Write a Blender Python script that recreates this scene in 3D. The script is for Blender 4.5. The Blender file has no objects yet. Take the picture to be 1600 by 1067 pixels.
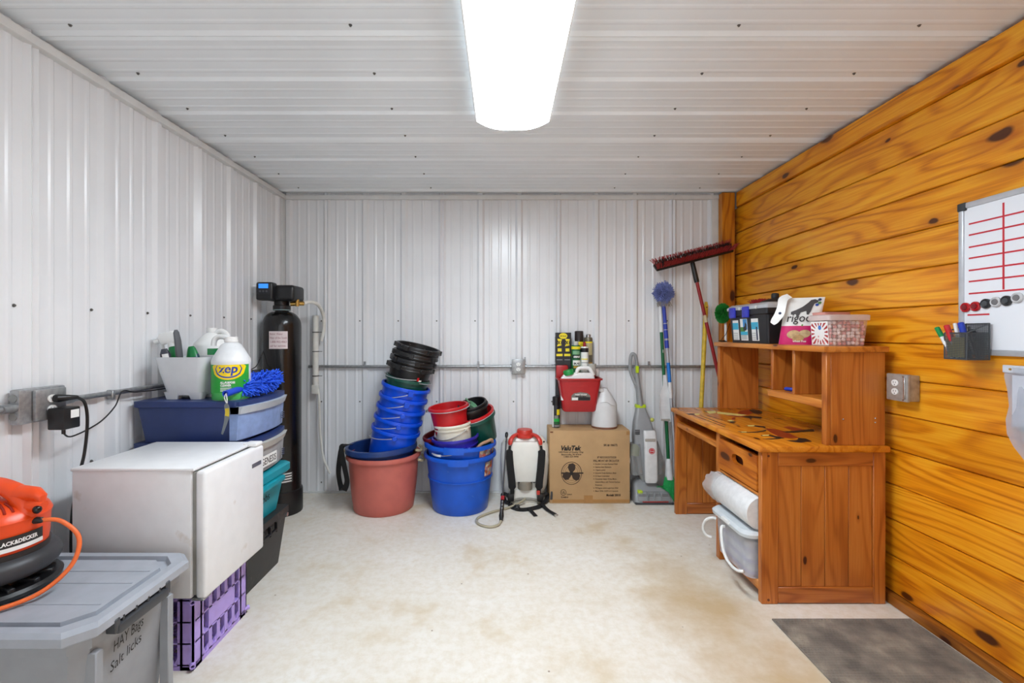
import bpy, bmesh, math, random
from mathutils import Vector, Matrix
random.seed(7)
SC = bpy.context.scene
C = SC.collection
PI = math.pi

# ---------------------------------------------------------------- camera, world, exposure
cam_d = bpy.data.cameras.new('camera')
cam_d.sensor_width = 36.0
cam_d.lens = 16.0
cam_d.shift_x = 14.0 / 1600
cam_d.shift_y = -12.5 / 1600
cam_d.clip_start = 0.02
cam = bpy.data.objects.new('camera', cam_d)
C.objects.link(cam)
cam.location = (0, 0, 1.26)
cam.rotation_euler = (PI / 2, 0, 0)
SC.camera = cam
world = bpy.data.worlds.new('world')
SC.world = world
world.use_nodes = True
world.node_tree.nodes['Background'].inputs[0].default_value = (0.9, 0.95, 1.0, 1)
world.node_tree.nodes['Background'].inputs[1].default_value = 0.4
SC.view_settings.view_transform = 'Standard'
SC.view_settings.look = 'None'
SC.view_settings.gamma = 1.0
SC.view_settings.use_curve_mapping = False
SC.view_settings.exposure = 1.0
# added fill light behind the camera for camera-facing surfaces; no doorway is built
dl = bpy.data.lights.new('added_front_fill', 'AREA')
dl.shape = 'RECTANGLE'; dl.size = 2.0; dl.size_y = 2.0; dl.energy = 9.0; dl.color = (0.90, 0.95, 1.0)
dlo = bpy.data.objects.new('added_front_fill', dl); C.objects.link(dlo)
dlo.location = (0.0, -1.15, 1.1); dlo.rotation_euler = (PI / 2, 0, 0)
LAMP_TUBE = 37.0      # radiance of the diffuser in front of each tube
LAMP_BASE = 2.6       # radiance of the diffuser away from the tubes

# ---------------------------------------------------------------- room dimensions (metres)
XL, XR, YB, YF, ZC = -1.745, 1.83, 3.615, -1.2, 2.375

# ---------------------------------------------------------------- geometry helpers
class G:
    def __init__(s):
        s.bm = bmesh.new()
    def add(s, verts, faces, mtx=None):
        vs = [s.bm.verts.new(mtx @ Vector(v) if mtx else Vector(v)) for v in verts]
        for f in faces:
            try:
                s.bm.faces.new([vs[i] for i in f])
            except ValueError:
                pass
        return s
    def box(s, x0, x1, y0, y1, z0, z1, bev=0.0, seg=1, mtx=None):
        v = [(x, y, z) for z in (z0, z1) for y in (y0, y1) for x in (x0, x1)]
        f = [(0, 2, 3, 1), (4, 5, 7, 6), (0, 1, 5, 4), (2, 6, 7, 3), (0, 4, 6, 2), (1, 3, 7, 5)]
        if bev <= 0:
            return s.add(v, f, mtx)
        t = bmesh.new()
        vs = [t.verts.new(p) for p in v]
        for q in f:
            t.faces.new([vs[i] for i in q])
        bmesh.ops.bevel(t, geom=list(t.edges), offset=bev, segments=seg, profile=0.5, affect='EDGES')
        return s.merge(t, mtx)
    def merge(s, t, mtx=None):
        t.verts.ensure_lookup_table()
        t.verts.index_update()
        s.add([v.co.copy() for v in t.verts], [[v.index for v in f.verts] for f in t.faces], mtx)
        t.free()
        return s
    def loft(s, rings, cap0=True, cap1=True, closed=True, mtx=None):
        n = len(rings[0])
        v = [p for r in rings for p in r]
        f = []
        for k in range(len(rings) - 1):
            for i in range(n if closed else n - 1):
                j = (i + 1) % n
                f.append((k * n + i, k * n + j, (k + 1) * n + j, (k + 1) * n + i))
        if cap0: f.append(tuple(reversed(range(n))))
        if cap1: f.append(tuple(range((len(rings) - 1) * n, len(rings) * n)))
        return s.add(v, f, mtx)
    def lathe(s, prof, n=32, a0=0.0, a1=2 * PI, mtx=None, sx=1.0, sy=1.0):
        full = abs(a1 - a0 - 2 * PI) < 1e-6
        m = n if full else n + 1
        v, f, idx = [], [], []
        for r, z in prof:
            if r < 1e-6:
                idx.append([len(v)] * m); v.append((0, 0, z))
            else:
                row = []
                for i in range(m):
                    a = a0 + (a1 - a0) * i / n
                    row.append(len(v)); v.append((r * sx * math.cos(a), r * sy * math.sin(a), z))
                idx.append(row)
        for k in range(len(prof) - 1):
            for i in range(n):
                j = (i + 1) % m
                q = []
                for t in (idx[k][i], idx[k][j], idx[k + 1][j], idx[k + 1][i]):
                    if t not in q: q.append(t)
                if len(q) > 2: f.append(q)
        return s.add(v, f, mtx)
    def tube(s, pts, r, n=8, closed=False, mtx=None, caps=True, flat=None):
        P = [Vector(p) for p in pts]
        k = len(P)
        rr = r if isinstance(r, (list, tuple)) else [r] * k
        T = []
        for i in range(k):
            a = P[(i - 1) % k] if (closed or i > 0) else P[0]
            b = P[(i + 1) % k] if (closed or i < k - 1) else P[-1]
            d = b - a
            T.append(d.normalized() if d.length > 1e-9 else Vector((0, 0, 1)))
        up = Vector((0, 0, 1)) if abs(T[0].z) < 0.9 else Vector((1, 0, 0))
        N = (up - T[0] * up.dot(T[0])).normalized()
        rings = []
        for i in range(k):
            if i:
                N = N - T[i] * N.dot(T[i])
                N = N.normalized() if N.length > 1e-6 else T[i].orthogonal().normalized()
            B = T[i].cross(N)
            fa = flat if flat else 1.0
            rings.append([P[i] + (N * math.cos(2 * PI * q / n) * fa + B * math.sin(2 * PI * q / n)) * rr[i] for q in range(n)])
        if closed:
            rings.append(rings[0])
            return s.loft(rings, False, False, mtx=mtx)
        return s.loft(rings, caps, caps, mtx=mtx)
    def strap(s, pts, w, t, side):            # flat band along a path
        P = [Vector(p) for p in pts]
        rings = []
        for i in range(len(P)):
            a, b = P[max(i - 1, 0)], P[min(i + 1, len(P) - 1)]
            d = (b - a).normalized()
            sd = side[i] if isinstance(side, list) else side
            u = Vector(sd); u = (u - d * u.dot(d)).normalized()
            nn = d.cross(u)
            ww = w[i] if isinstance(w, (list, tuple)) else w
            tt = t[i] if isinstance(t, (list, tuple)) else t
            rings.append([P[i] + u * ww / 2 + nn * tt / 2, P[i] - u * ww / 2 + nn * tt / 2,
                          P[i] - u * ww / 2 - nn * tt / 2, P[i] + u * ww / 2 - nn * tt / 2])
        return s.loft(rings)
    def ball(s, c, rx, ry=None, rz=None, n=16, m=10):
        ry = ry or rx; rz = rz or rx
        prof = [(math.sin(PI * i / m), -math.cos(PI * i / m)) for i in range(m + 1)]
        return s.lathe(prof, n, mtx=Matrix.Translation(c) @ Matrix.Diagonal((rx, ry, rz, 1)))
    def cyl(s, a, b, r, n=16, r2=None):
        return s.tube([a, b], [r, r if r2 is None else r2], n)
    def poly(s, pts, frame, o, th=0.001):
        x, y, z = (Vector(c) for c in frame)
        O = Vector(o)
        lo = [O + x * u + y * v for u, v in pts]
        hi = [p + z * th for p in lo]
        k = len(pts)
        ar = sum(pts[i][0] * pts[(i + 1) % k][1] - pts[(i + 1) % k][0] * pts[i][1] for i in range(k))
        if ar < 0:
            lo.reverse(); hi.reverse()
        return s.loft([lo, hi], True, True)
    def xf(s, mtx):
        bmesh.ops.transform(s.bm, matrix=mtx, verts=s.bm.verts)
        return s

FB = ((1, 0, 0), (0, 0, 1), (0, -1, 0))        # faces the room's front (-Y)
FPX = ((0, 1, 0), (0, 0, 1), (1, 0, 0))        # faces +X
FNX = ((0, -1, 0), (0, 0, 1), (-1, 0, 0))      # faces -X
FT = ((0, -1, 0), (1, 0, 0), (0, 0, 1))        # top, read from the desk's front
FZ = ((1, 0, 0), (0, 1, 0), (0, 0, 1))

def rrect(x0, x1, y0, y1, z, r, n=4):
    p = []
    for cx, cy, a in ((x1 - r, y1 - r, 0), (x0 + r, y1 - r, PI / 2), (x0 + r, y0 + r, PI), (x1 - r, y0 + r, 1.5 * PI)):
        for i in range(n + 1):
            t = a + PI / 2 * i / n
            p.append((cx + r * math.cos(t), cy + r * math.sin(t), z))
    return p
def circ(n, r, ry=None, cx=0, cy=0):
    ry = r if ry is None else ry
    return [(cx + r * math.cos(2 * PI * i / n), cy + ry * math.sin(2 * PI * i / n)) for i in range(n)]
def rect(u0, u1, v0, v1):
    return [(u0, v0), (u1, v0), (u1, v1), (u0, v1)]
def spline(pts, k=8):
    P = [Vector(p) for p in pts]
    out = []
    for i in range(len(P) - 1):
        p0, p1, p2, p3 = P[max(i - 1, 0)], P[i], P[i + 1], P[min(i + 2, len(P) - 1)]
        for j in range(k):
            t = j / k
            out.append(0.5 * ((2 * p1) + (p2 - p0) * t + (2 * p0 - 5 * p1 + 4 * p2 - p3) * t * t + (3 * p1 - p0 - 3 * p2 + p3) * t ** 3))
    out.append(P[-1])
    return out

OFF = {}
def obj(name, g, mat, parent=None, smooth=38, label=None):
    bm = g.bm
    if parent is not None and parent.name in OFF:
        o_ = OFF[parent.name]
        bmesh.ops.translate(bm, verts=bm.verts, vec=-o_)
    bmesh.ops.recalc_face_normals(bm, faces=bm.faces)
    lim = math.radians(smooth)
    for f in bm.faces: f.smooth = True
    for e in bm.edges:
        if len(e.link_faces) == 2:
            e.smooth = e.calc_face_angle(0) < lim
        else:
            e.smooth = True
    me = bpy.data.meshes.new(name)
    bm.to_mesh(me); bm.free()
    me.materials.append(mat)
    o = bpy.data.objects.new(name, me)
    C.objects.link(o)
    if parent is not None:
        o.parent = parent
        if parent.name in OFF: OFF[o.name] = OFF[parent.name]
    if label: o['label'] = label
    return o
def thing(name, label, cat, loc=(0, 0, 0), rot=(0, 0, 0), group=None, world=False, mtx=None):
    o = bpy.data.objects.new(name, None)
    o.empty_display_size = 0.05
    C.objects.link(o)
    if mtx is not None:
        o.matrix_world = mtx
    else:
        o.location = loc; o.rotation_euler = rot
    o['label'] = label; o['category'] = cat
    if group: o['group'] = group
    if world: OFF[o.name] = Vector(loc)
    return o
def tag(o, label, cat, group=None):
    o['label'] = label; o['category'] = cat
    if group: o['group'] = group
    return o
def struct(o):
    o['kind'] = 'structure'
    return o
def stuff(o):
    o['kind'] = 'stuff'
    return o
def copy_tree(o, parent=None):
    c = o.copy(); C.objects.link(c); c.parent = parent
    for ch in list(o.children): copy_tree(ch, c)
    return c

_txt_cache = {}
def text_geo(s, size, width=None, bold=0.0, shear=0.0, align='LEFT', spacing=1.0, space_line=1.0):
    cu = bpy.data.curves.new('t', 'FONT')
    cu.body = s; cu.size = size; cu.offset = bold; cu.shear = shear
    cu.align_x = align; cu.resolution_u = 2; cu.extrude = 0; cu.space_character = spacing
    cu.space_line = space_line
    ob = bpy.data.objects.new('t', cu)
    C.objects.link(ob)
    dg = bpy.context.evaluated_depsgraph_get()
    ev = ob.evaluated_get(dg)
    me = ev.to_mesh()
    V = [v.co.copy() for v in me.vertices]
    F = [list(p.vertices) for p in me.polygons]
    ev.to_mesh_clear()
    bpy.data.objects.remove(ob); bpy.data.curves.remove(cu)
    if width and V:
        x0 = min(v.x for v in V); x1 = max(v.x for v in V)
        k = width / max(x1 - x0, 1e-6)
        for v in V: v.x *= k
    return V, F
def text(s, frame, o, size, mat, parent, width=None, bold=0.0, shear=0.0, align='LEFT', rot=0.0, wrap=None, name='lettering', spacing=1.0, lift=0.0006, space_line=1.0):
    V, F = text_geo(s, size, width, bold, shear, align, spacing, space_line)
    x, y, z = (Vector(c) for c in frame)
    O = Vector(o)
    g = G()
    cr, sr = math.cos(rot), math.sin(rot)
    P = []
    for v in V:
        u, w = v.x * cr - v.y * sr, v.x * sr + v.y * cr
        if wrap:                          # around a vertical cylinder whose axis runs through o
            r, a0 = wrap
            a = a0 + u / r
            P.append(O + Vector((math.cos(a) * (r + lift), math.sin(a) * (r + lift), w)))
        else:
            P.append(O + x * u + y * w + z * lift)
    g.add(P, F)
    return obj(name, g, mat, parent)
def patch(g, r, z0, z1, a0, a1, n=8, lift=0.0007, sx=1, sy=1):    # sheet on a cylinder
    return g.lathe([(r + lift, z0), (r + lift, z1)], n, a0, a1, sx=sx, sy=sy)

# ---------------------------------------------------------------- materials
def lin(c):
    c = c / 255.0
    return c / 12.92 if c <= 0.04045 else ((c + 0.055) / 1.055) ** 2.4
def rgb(r, g, b): return (lin(r), lin(g), lin(b), 1)
MATS = {}
def nodes_of(name):
    m = bpy.data.materials.new(name); m.use_nodes = True
    nt = m.node_tree
    return m, nt, nt.nodes['Principled BSDF']
def nd(nt, t, **kw):
    n = nt.nodes.new(t)
    for k, v in kw.items(): setattr(n, k, v)
    return n
def ramp(nt, fac, stops):
    r = nd(nt, 'ShaderNodeValToRGB')
    el = r.color_ramp.elements
    el[0].position, el[0].color = stops[0]
    el[1].position, el[1].color = stops[-1]
    for p, c in stops[1:-1]:
        e = el.new(p); e.color = c
    nt.links.new(fac, r.inputs[0])
    return r.outputs[0]
def mixc(nt, fac, a, b, mode='MIX'):
    m = nd(nt, 'ShaderNodeMix', data_type='RGBA', blend_type=mode)
    for i, v in ((0, fac), (6, a), (7, b)):
        if hasattr(v, 'is_output'): nt.links.new(v, m.inputs[i])
        else: m.inputs[i].default_value = v
    return m.outputs[2]
def math_(nt, op, a, b=None, clamp=False):
    m = nd(nt, 'ShaderNodeMath', operation=op); m.use_clamp = clamp
    for i, v in ((0, a), (1, b)):
        if v is None: continue
        if hasattr(v, 'is_output'): nt.links.new(v, m.inputs[i])
        else: m.inputs[i].default_value = v
    return m.outputs[0]
def M(name, c=(200, 200, 200), rough=0.5, metal=0.0, var=0.06, scale=18.0, bump=0.0, bscale=120.0, trans=0.0, alpha=1.0, dirt=None, spec=0.5, sss=0.0, coat=0.0):
    if name in MATS: return MATS[name]
    m, nt, p = nodes_of(name)
    tc = nd(nt, 'ShaderNodeTexCoord')
    no = nd(nt, 'ShaderNodeTexNoise'); no.inputs['Scale'].default_value = scale; no.inputs['Detail'].default_value = 4
    nt.links.new(tc.outputs['Object'], no.inputs['Vector'])
    base = rgb(*c)
    lo = tuple(max(0, x * (1 - var * 2)) for x in base[:3]) + (1,)
    hi = tuple(min(1, x * (1 + var)) for x in base[:3]) + (1,)
    col = ramp(nt, no.outputs['Fac'], [(0.3, lo), (0.6, base), (0.8, hi)])
    if dirt:
        n2 = nd(nt, 'ShaderNodeTexNoise'); n2.inputs['Scale'].default_value = dirt[2]; n2.inputs['Detail'].default_value = 6
        nt.links.new(tc.outputs['Object'], n2.inputs['Vector'])
        k = ramp(nt, n2.outputs['Fac'], [(dirt[1], (0, 0, 0, 1)), (min(1, dirt[1] + 0.06), (1, 1, 1, 1))])
        col = mixc(nt, k, col, rgb(*dirt[0]))
    nt.links.new(col, p.inputs['Base Color'])
    p.inputs['Roughness'].default_value = rough
    p.inputs['Metallic'].default_value = metal
    p.inputs['Specular IOR Level'].default_value = spec
    p.inputs['Transmission Weight'].default_value = trans
    p.inputs['Alpha'].default_value = alpha
    p.inputs['Coat Weight'].default_value = coat
    if sss:
        p.inputs['Subsurface Weight'].default_value = sss
        p.inputs['Subsurface Radius'].default_value = (0.02, 0.02, 0.02)
    if bump:
        n3 = nd(nt, 'ShaderNodeTexNoise'); n3.inputs['Scale'].default_value = bscale; n3.inputs['Detail'].default_value = 3
        nt.links.new(tc.outputs['Object'], n3.inputs['Vector'])
        b = nd(nt, 'ShaderNodeBump'); b.inputs['Strength'].default_value = bump; b.inputs['Distance'].default_value = 0.002
        nt.links.new(n3.outputs['Fac'], b.inputs['Height'])
        nt.links.new(b.outputs['Normal'], p.inputs['Normal'])
    MATS[name] = m
    return m

def wood(name, light, mid, dark, axis='Y', knot=(60, 22, 8), rough=0.35, knots=1.0, ringk=26.0, rel=1.0, across=7.0, kgate=0.62):
    if name in MATS: return MATS[name]
    m, nt, p = nodes_of(name)
    tc = nd(nt, 'ShaderNodeTexCoord'); oi = nd(nt, 'ShaderNodeObjectInfo')
    rnd = nd(nt, 'ShaderNodeCombineXYZ')
    for i, k in enumerate((37.0, 91.0, 53.0)):
        nt.links.new(math_(nt, 'MULTIPLY', oi.outputs['Random'], k), rnd.inputs[i])
    add = nd(nt, 'ShaderNodeVectorMath', operation='ADD')
    nt.links.new(tc.outputs['Object'], add.inputs[0]); nt.links.new(rnd.outputs[0], add.inputs[1])
    def mapped(al, ac):
        s = nd(nt, 'ShaderNodeMapping')
        s.inputs['Scale'].default_value = tuple(al if a == axis else ac for a in 'XYZ')
        nt.links.new(add.outputs[0], s.inputs['Vector'])
        return s.outputs[0]
    n1 = nd(nt, 'ShaderNodeTexNoise'); n1.inputs['Scale'].default_value = 1.0; n1.inputs['Detail'].default_value = 1.5
    n1.inputs['Distortion'].default_value = 0.3
    nt.links.new(mapped(0.9, across), n1.inputs['Vector'])
    ring = math_(nt, 'SINE', math_(nt, 'MULTIPLY', n1.outputs['Fac'], ringk * 2.2))
    ring = math_(nt, 'MULTIPLY_ADD', ring, 0.5); nt.nodes[-1].inputs[2].default_value = 0.5
    n2 = nd(nt, 'ShaderNodeTexNoise'); n2.inputs['Scale'].default_value = 1.0; n2.inputs['Detail'].default_value = 5
    nt.links.new(mapped(5.0, 160.0), n2.inputs['Vector'])
    n3 = nd(nt, 'ShaderNodeTexNoise'); n3.inputs['Scale'].default_value = 1.0; n3.inputs['Detail'].default_value = 3
    nt.links.new(mapped(1.6, 5.0), n3.inputs['Vector'])
    fac = math_(nt, 'ADD', math_(nt, 'MULTIPLY', math_(nt, 'POWER', ring, 3.0), 0.24), math_(nt, 'ADD', math_(nt, 'MULTIPLY', n2.outputs['Fac'], 0.46), math_(nt, 'MULTIPLY', n3.outputs['Fac'], 0.46)))
    col = ramp(nt, fac, [(0.30, rgb(*light)), (0.55, rgb(*mid)), (0.86, rgb(*dark))])
    # knots: a few elongated cells, with a darker halo
    vo = nd(nt, 'ShaderNodeTexVoronoi'); vo.inputs['Scale'].default_value = 1.0
    nz = nd(nt, 'ShaderNodeTexNoise'); nz.inputs['Scale'].default_value = 9.0
    nt.links.new(add.outputs[0], nz.inputs['Vector'])
    sp_ = nd(nt, 'ShaderNodeSeparateXYZ'); nt.links.new(add.outputs[0], sp_.inputs[0])
    ia = 'XYZ'.index(axis); io = [i for i in range(3) if i != ia]
    mpn = nd(nt, 'ShaderNodeCombineXYZ')
    nt.links.new(math_(nt, 'MULTIPLY', sp_.outputs[ia], 1.9 * knots), mpn.inputs[0])
    nt.links.new(math_(nt, 'MULTIPLY', math_(nt, 'ADD', sp_.outputs[io[0]], sp_.outputs[io[1]]), 4.4 * knots), mpn.inputs[1])
    mp = mpn.outputs[0]
    vo.voronoi_dimensions = '2D'
    dis = nd(nt, 'ShaderNodeVectorMath', operation='MULTIPLY_ADD')
    nt.links.new(nz.outputs['Color'], dis.inputs[0]); dis.inputs[1].default_value = (0.10,) * 3; nt.links.new(mp, dis.inputs[2])
    nt.links.new(dis.outputs[0], vo.inputs['Vector'])
    sc_ = nd(nt, 'ShaderNodeSeparateColor'); nt.links.new(vo.outputs['Color'], sc_.inputs[0])
    dd = math_(nt, 'ADD', vo.outputs['Distance'], math_(nt, 'MULTIPLY', math_(nt, 'GREATER_THAN', sc_.outputs[0], kgate), 1.0))
    dd = math_(nt, 'DIVIDE', dd, math_(nt, 'ADD', math_(nt, 'MULTIPLY', sc_.outputs[1], 0.9), 0.45))
    k1 = ramp(nt, dd, [(0.055, (0.92, 0.92, 0.92, 1)), (0.085, (0, 0, 0, 1))])
    k2 = ramp(nt, dd, [(0.05, (0.75, 0.75, 0.75, 1)), (0.26, (0, 0, 0, 1))])
    col = mixc(nt, k2, col, rgb(*dark))
    col = mixc(nt, k1, col, rgb(*knot))
    tone = math_(nt, 'MULTIPLY_ADD', oi.outputs['Random'], 0.22 * rel); nt.nodes[-1].inputs[2].default_value = 1.0 - 0.12 * rel
    hs = nd(nt, 'ShaderNodeHueSaturation')
    nt.links.new(tone, hs.inputs['Value']); nt.links.new(col, hs.inputs['Color'])
    nt.links.new(hs.outputs[0], p.inputs['Base Color'])
    p.inputs['Roughness'].default_value = rough
    b = nd(nt, 'ShaderNodeBump'); b.inputs['Strength'].default_value = 0.12; b.inputs['Distance'].default_value = 0.001
    nt.links.new(fac, b.inputs['Height']); nt.links.new(b.outputs['Normal'], p.inputs['Normal'])
    MATS[name] = m
    return m

def glassy(name, c, rough=0.12, alpha=0.35, var=0.02):
    return M(name, c, rough, var=var, alpha=alpha)

white_metal = M('white_painted_metal', (232, 233, 235), 0.26, var=0.025, scale=3.0, bump=0.03, bscale=40)
ceil_metal = M('ceiling_painted_metal', (239, 244, 247), 0.30, var=0.02, scale=3.0, bump=0.03, bscale=40)
trim_metal = M('trim_metal', (222, 222, 220), 0.35, var=0.03)
galv = M('galvanised_steel', (168, 170, 172), 0.38, 0.75, var=0.12, scale=60)
screw_m = M('screw_metal', (120, 118, 115), 0.4, 0.7)
black_pl = M('black_plastic', (22, 22, 24), 0.38, bump=0.05)
black_gl = M('black_gloss', (14, 14, 16), 0.18)
black_fab = M('black_fabric', (20, 20, 22), 0.85, bump=0.3, bscale=300)
rubber = M('black_rubber', (30, 31, 34), 0.5)
white_pl = M('white_plastic', (236, 236, 234), 0.35, var=0.03)
ink = M('black_ink', (28, 24, 22), 0.7)
paper = M('white_paper', (240, 239, 236), 0.6, var=0.02)
steel = M('bare_steel', (190, 190, 190), 0.25, 0.9)
brass = M('brass', (190, 150, 80), 0.3, 0.9)
orange_w = dict(light=(232, 160, 44), mid=(208, 124, 20), dark=(158, 76, 8))
wood_plank = wood('stained_pine_plank', (248, 178, 44), (230, 144, 18), (182, 92, 8), 'Y', rough=0.28, rel=0.7)
wood_post = wood('stained_pine_post', (226, 150, 40), (204, 122, 22), (154, 76, 10), 'Z', rough=0.35)
desk_y = wood('desk_pine_along', (220, 146, 64), (200, 120, 42), (158, 82, 24), 'Y', rough=0.30, rel=0.5, knots=1.9)
desk_x = wood('desk_pine_across', (202, 124, 54), (180, 100, 38), (140, 70, 24), 'X', rough=0.34, rel=0.5, knots=1.9, kgate=0.35)
desk_z = wood('desk_pine_upright', (206, 128, 54), (184, 104, 38), (146, 74, 22), 'Z', rough=0.34, rel=0.5, knots=1.9, kgate=0.28)
desk_panel = wood('desk_panel', (208, 132, 60), (192, 112, 44), (162, 88, 32), 'Z', rough=0.36, rel=0.3, knots=2.4, kgate=0.04)
desk_top_w = wood('desk_top_pine', (226, 148, 46), (208, 124, 28), (172, 90, 14), 'Y', rough=0.25, rel=0.3, knots=2.0, kgate=0.2)
# ================================================================ SETTING
def floor_mat():
    m, nt, p = nodes_of('concrete_floor')
    tc = nd(nt, 'ShaderNodeTexCoord')
    V = tc.outputs['Object']
    def noise(sc, det=5, rough=0.55):
        n = nd(nt, 'ShaderNodeTexNoise'); n.inputs['Scale'].default_value = sc
        n.inputs['Detail'].default_value = det; n.inputs['Roughness'].default_value = rough
        nt.links.new(V, n.inputs['Vector']); return n.outputs['Fac']
    col = ramp(nt, noise(2.2, 8, 0.65), [(0.33, rgb(212, 196, 168)), (0.45, rgb(229, 223, 211)), (0.70, rgb(236, 233, 226))])
    mot = ramp(nt, noise(26, 6, 0.7), [(0.42, (0, 0, 0, 1)), (0.66, (0.5, 0.5, 0.5, 1))])
    col = mixc(nt, mot, col, rgb(212, 199, 174))
    # worn brown traffic stain in front of the desk
    sep = nd(nt, 'ShaderNodeSeparateXYZ'); nt.links.new(V, sep.inputs[0])
    dx = math_(nt, 'DIVIDE', math_(nt, 'SUBTRACT', sep.outputs[0], 0.93), 0.42)
    dy = math_(nt, 'DIVIDE', math_(nt, 'SUBTRACT', sep.outputs[1], 2.05), 1.0)
    r = math_(nt, 'SQRT', math_(nt, 'ADD', math_(nt, 'MULTIPLY', dx, dx), math_(nt, 'MULTIPLY', dy, dy)))
    r = math_(nt, 'ADD', r, math_(nt, 'MULTIPLY', noise(4.0, 6, 0.6), 1.5))
    st = ramp(nt, r, [(0.0, (1, 1, 1, 1)), (0.98, (0.85, 0.85, 0.85, 1)), (1.0, (0, 0, 0, 1))])
    nt.nodes[-1].color_ramp.elements[1].position = 0.72
    k = math_(nt, 'SUBTRACT', 1.0, math_(nt, 'DIVIDE', math_(nt, 'SUBTRACT', r, 0.75), 0.85), True)
    k = math_(nt, 'MULTIPLY', math_(nt, 'MINIMUM', k, 1.0), 0.85, True)
    col = mixc(nt, k, col, rgb(188, 160, 114))
    # small brown flecks and scuffs
    vo = nd(nt, 'ShaderNodeTexVoronoi'); vo.inputs['Scale'].default_value = 6.5; nt.links.new(V, vo.inputs['Vector'])
    fl = ramp(nt, vo.outputs['Distance'], [(0.022, (0.8, 0.8, 0.8, 1)), (0.04, (0, 0, 0, 1))])
    col = mixc(nt, fl, col, rgb(120, 92, 60))
    nt.links.new(col, p.inputs['Base Color'])
    p.inputs['Roughness'].default_value = 0.55
    b = nd(nt, 'ShaderNodeBump'); b.inputs['Strength'].default_value = 0.15; b.inputs['Distance'].default_value = 0.003
    nt.links.new(noise(40, 6), b.inputs['Height']); nt.links.new(b.outputs['Normal'], p.inputs['Normal'])
    return m
struct(obj('floor', G().box(XL - 0.1, XR + 0.1, YF - 0.1, YB + 0.1, -0.12, 0.0), floor_mat()))
wl = struct(obj('wall_left', G().box(XL - 0.1, XL, YF, YB, 0, ZC), white_metal))
wb = struct(obj('wall_back', G().box(XL - 0.1, XR + 0.1, YB, YB + 0.1, 0, ZC), white_metal))
wr = struct(obj('wall_right', G().box(XR + 0.03, XR + 0.13, YF, YB, 0, ZC), wood_plank))
wf = struct(obj('wall_front', G().box(XL - 0.1, XR + 0.1, YF - 0.1, YF, 0, ZC), white_metal))
ce = struct(obj('ceiling', G().box(XL - 0.1, XR + 0.1, YF - 0.1, YB + 0.1, ZC, ZC + 0.1), ceil_metal))

PITCH = 0.3048
def rib_profile(u0, u1, first, kh=1.0):
    pts = [(u0, 0.0)]
    k = math.ceil((u0 - first - 0.04) / (PITCH / 4))
    while True:
        u = first + k * PITCH / 4
        if u > u1 + 0.03: break
        if k % 4 == 0: h, b, t = 0.017, 0.030, 0.014
        else: h, b, t = 0.0036, 0.013, 0.005
        for du, hh in ((-b, 0.0), (-t, h), (t, h), (b, 0.0)):
            if u0 < u + du < u1: pts.append((u + du, hh * kh))
        k += 1
    pts.append((u1, 0.0))
    return pts
def sheet(parent, u0, u1, l0, l1, first, fn, mat, lift, kh=1.0):
    pr = rib_profile(u0, u1, first, kh)
    g = G()
    v, f = [], []
    for u, h in pr:
        v += [fn(u, h + lift, l0), fn(u, h + lift, l1)]
    for i in range(len(pr) - 1):
        f.append((2 * i, 2 * i + 1, 2 * i + 3, 2 * i + 2))
    g.add(v, f)
    return obj('metal_panel', g, mat, parent, smooth=12)
RB, RL, RC = -1.396, 1.68, 1.70
def panels(parent, a, b, l0, l1, first, fn, mat, start, kh=1.0):
    u = start; i = 0
    while u < b:
        u0, u1 = max(a, u), min(b, u + 3 * PITCH + 0.01)
        if u1 > u0 + 0.02: sheet(parent, u0, u1, l0, l1, first, fn, mat, 0.001 + 0.0012 * (i % 2), kh)
        u += 3 * PITCH; i += 1
panels(wb, XL, 1.70, 0.0, ZC - 0.002, RB, lambda u, h, l: (u, YB - h, l), white_metal, RB - PITCH * 3 - 0.005)
panels(wl, YF, YB - 0.002, 0.0, ZC - 0.002, RL, lambda u, h, l: (XL + h, u, l), white_metal, RL - PITCH * 12 - 0.005)
for l0, l1, s in ((XL, -0.115, 0.0), (-0.125, XR + 0.02, 0.0015)):
    panels(ce, YF, YB - 0.002, l0, l1, RC, lambda u, h, l, s=s: (l, u, ZC - h - s), ceil_metal, RC - PITCH * 12 - 0.005, 0.62)

# screws: a small hex head on a washer, hundreds a few pixels across
def screws(parent, spots, fr):
    g = G()
    x, y, z = (Vector(c) for c in fr)
    for p in spots:
        p = Vector(p)
        for r, h0, h1, n in ((0.0065, 0.0, 0.0015, 8), (0.004, 0.0015, 0.006, 6)):
            rings = [[p + z * h + (x * math.cos(2 * PI * i / n) + y * math.sin(2 * PI * i / n)) * r for i in range(n)] for h in (h0, h1)]
            g.loft(rings)
    stuff(obj('screw_heads', g, screw_m, parent))
ks = range(-1, 10)
screws(wb, [(RB + k * PITCH - 0.045, YB - 0.003, z) for k in ks for z in (0.08, 0.72, 1.36, 2.335) if RB + k * PITCH < 1.72], FB)
screws(wl, [(XL + 0.003, RL + k * PITCH - 0.06, z) for k in range(-8, 7) for z in (0.08, 0.72, 1.36, 2.335)], FPX)
screws(ce, [(x, RC + k * PITCH - 0.06, ZC - 0.003) for k in range(-8, 7) for x in (-1.56, -0.55, 0.55 + 0.0, 0.85, 1.5) if not (x == 0.55)], (FZ[0], (0, -1, 0), (0, 0, -1)))

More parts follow.
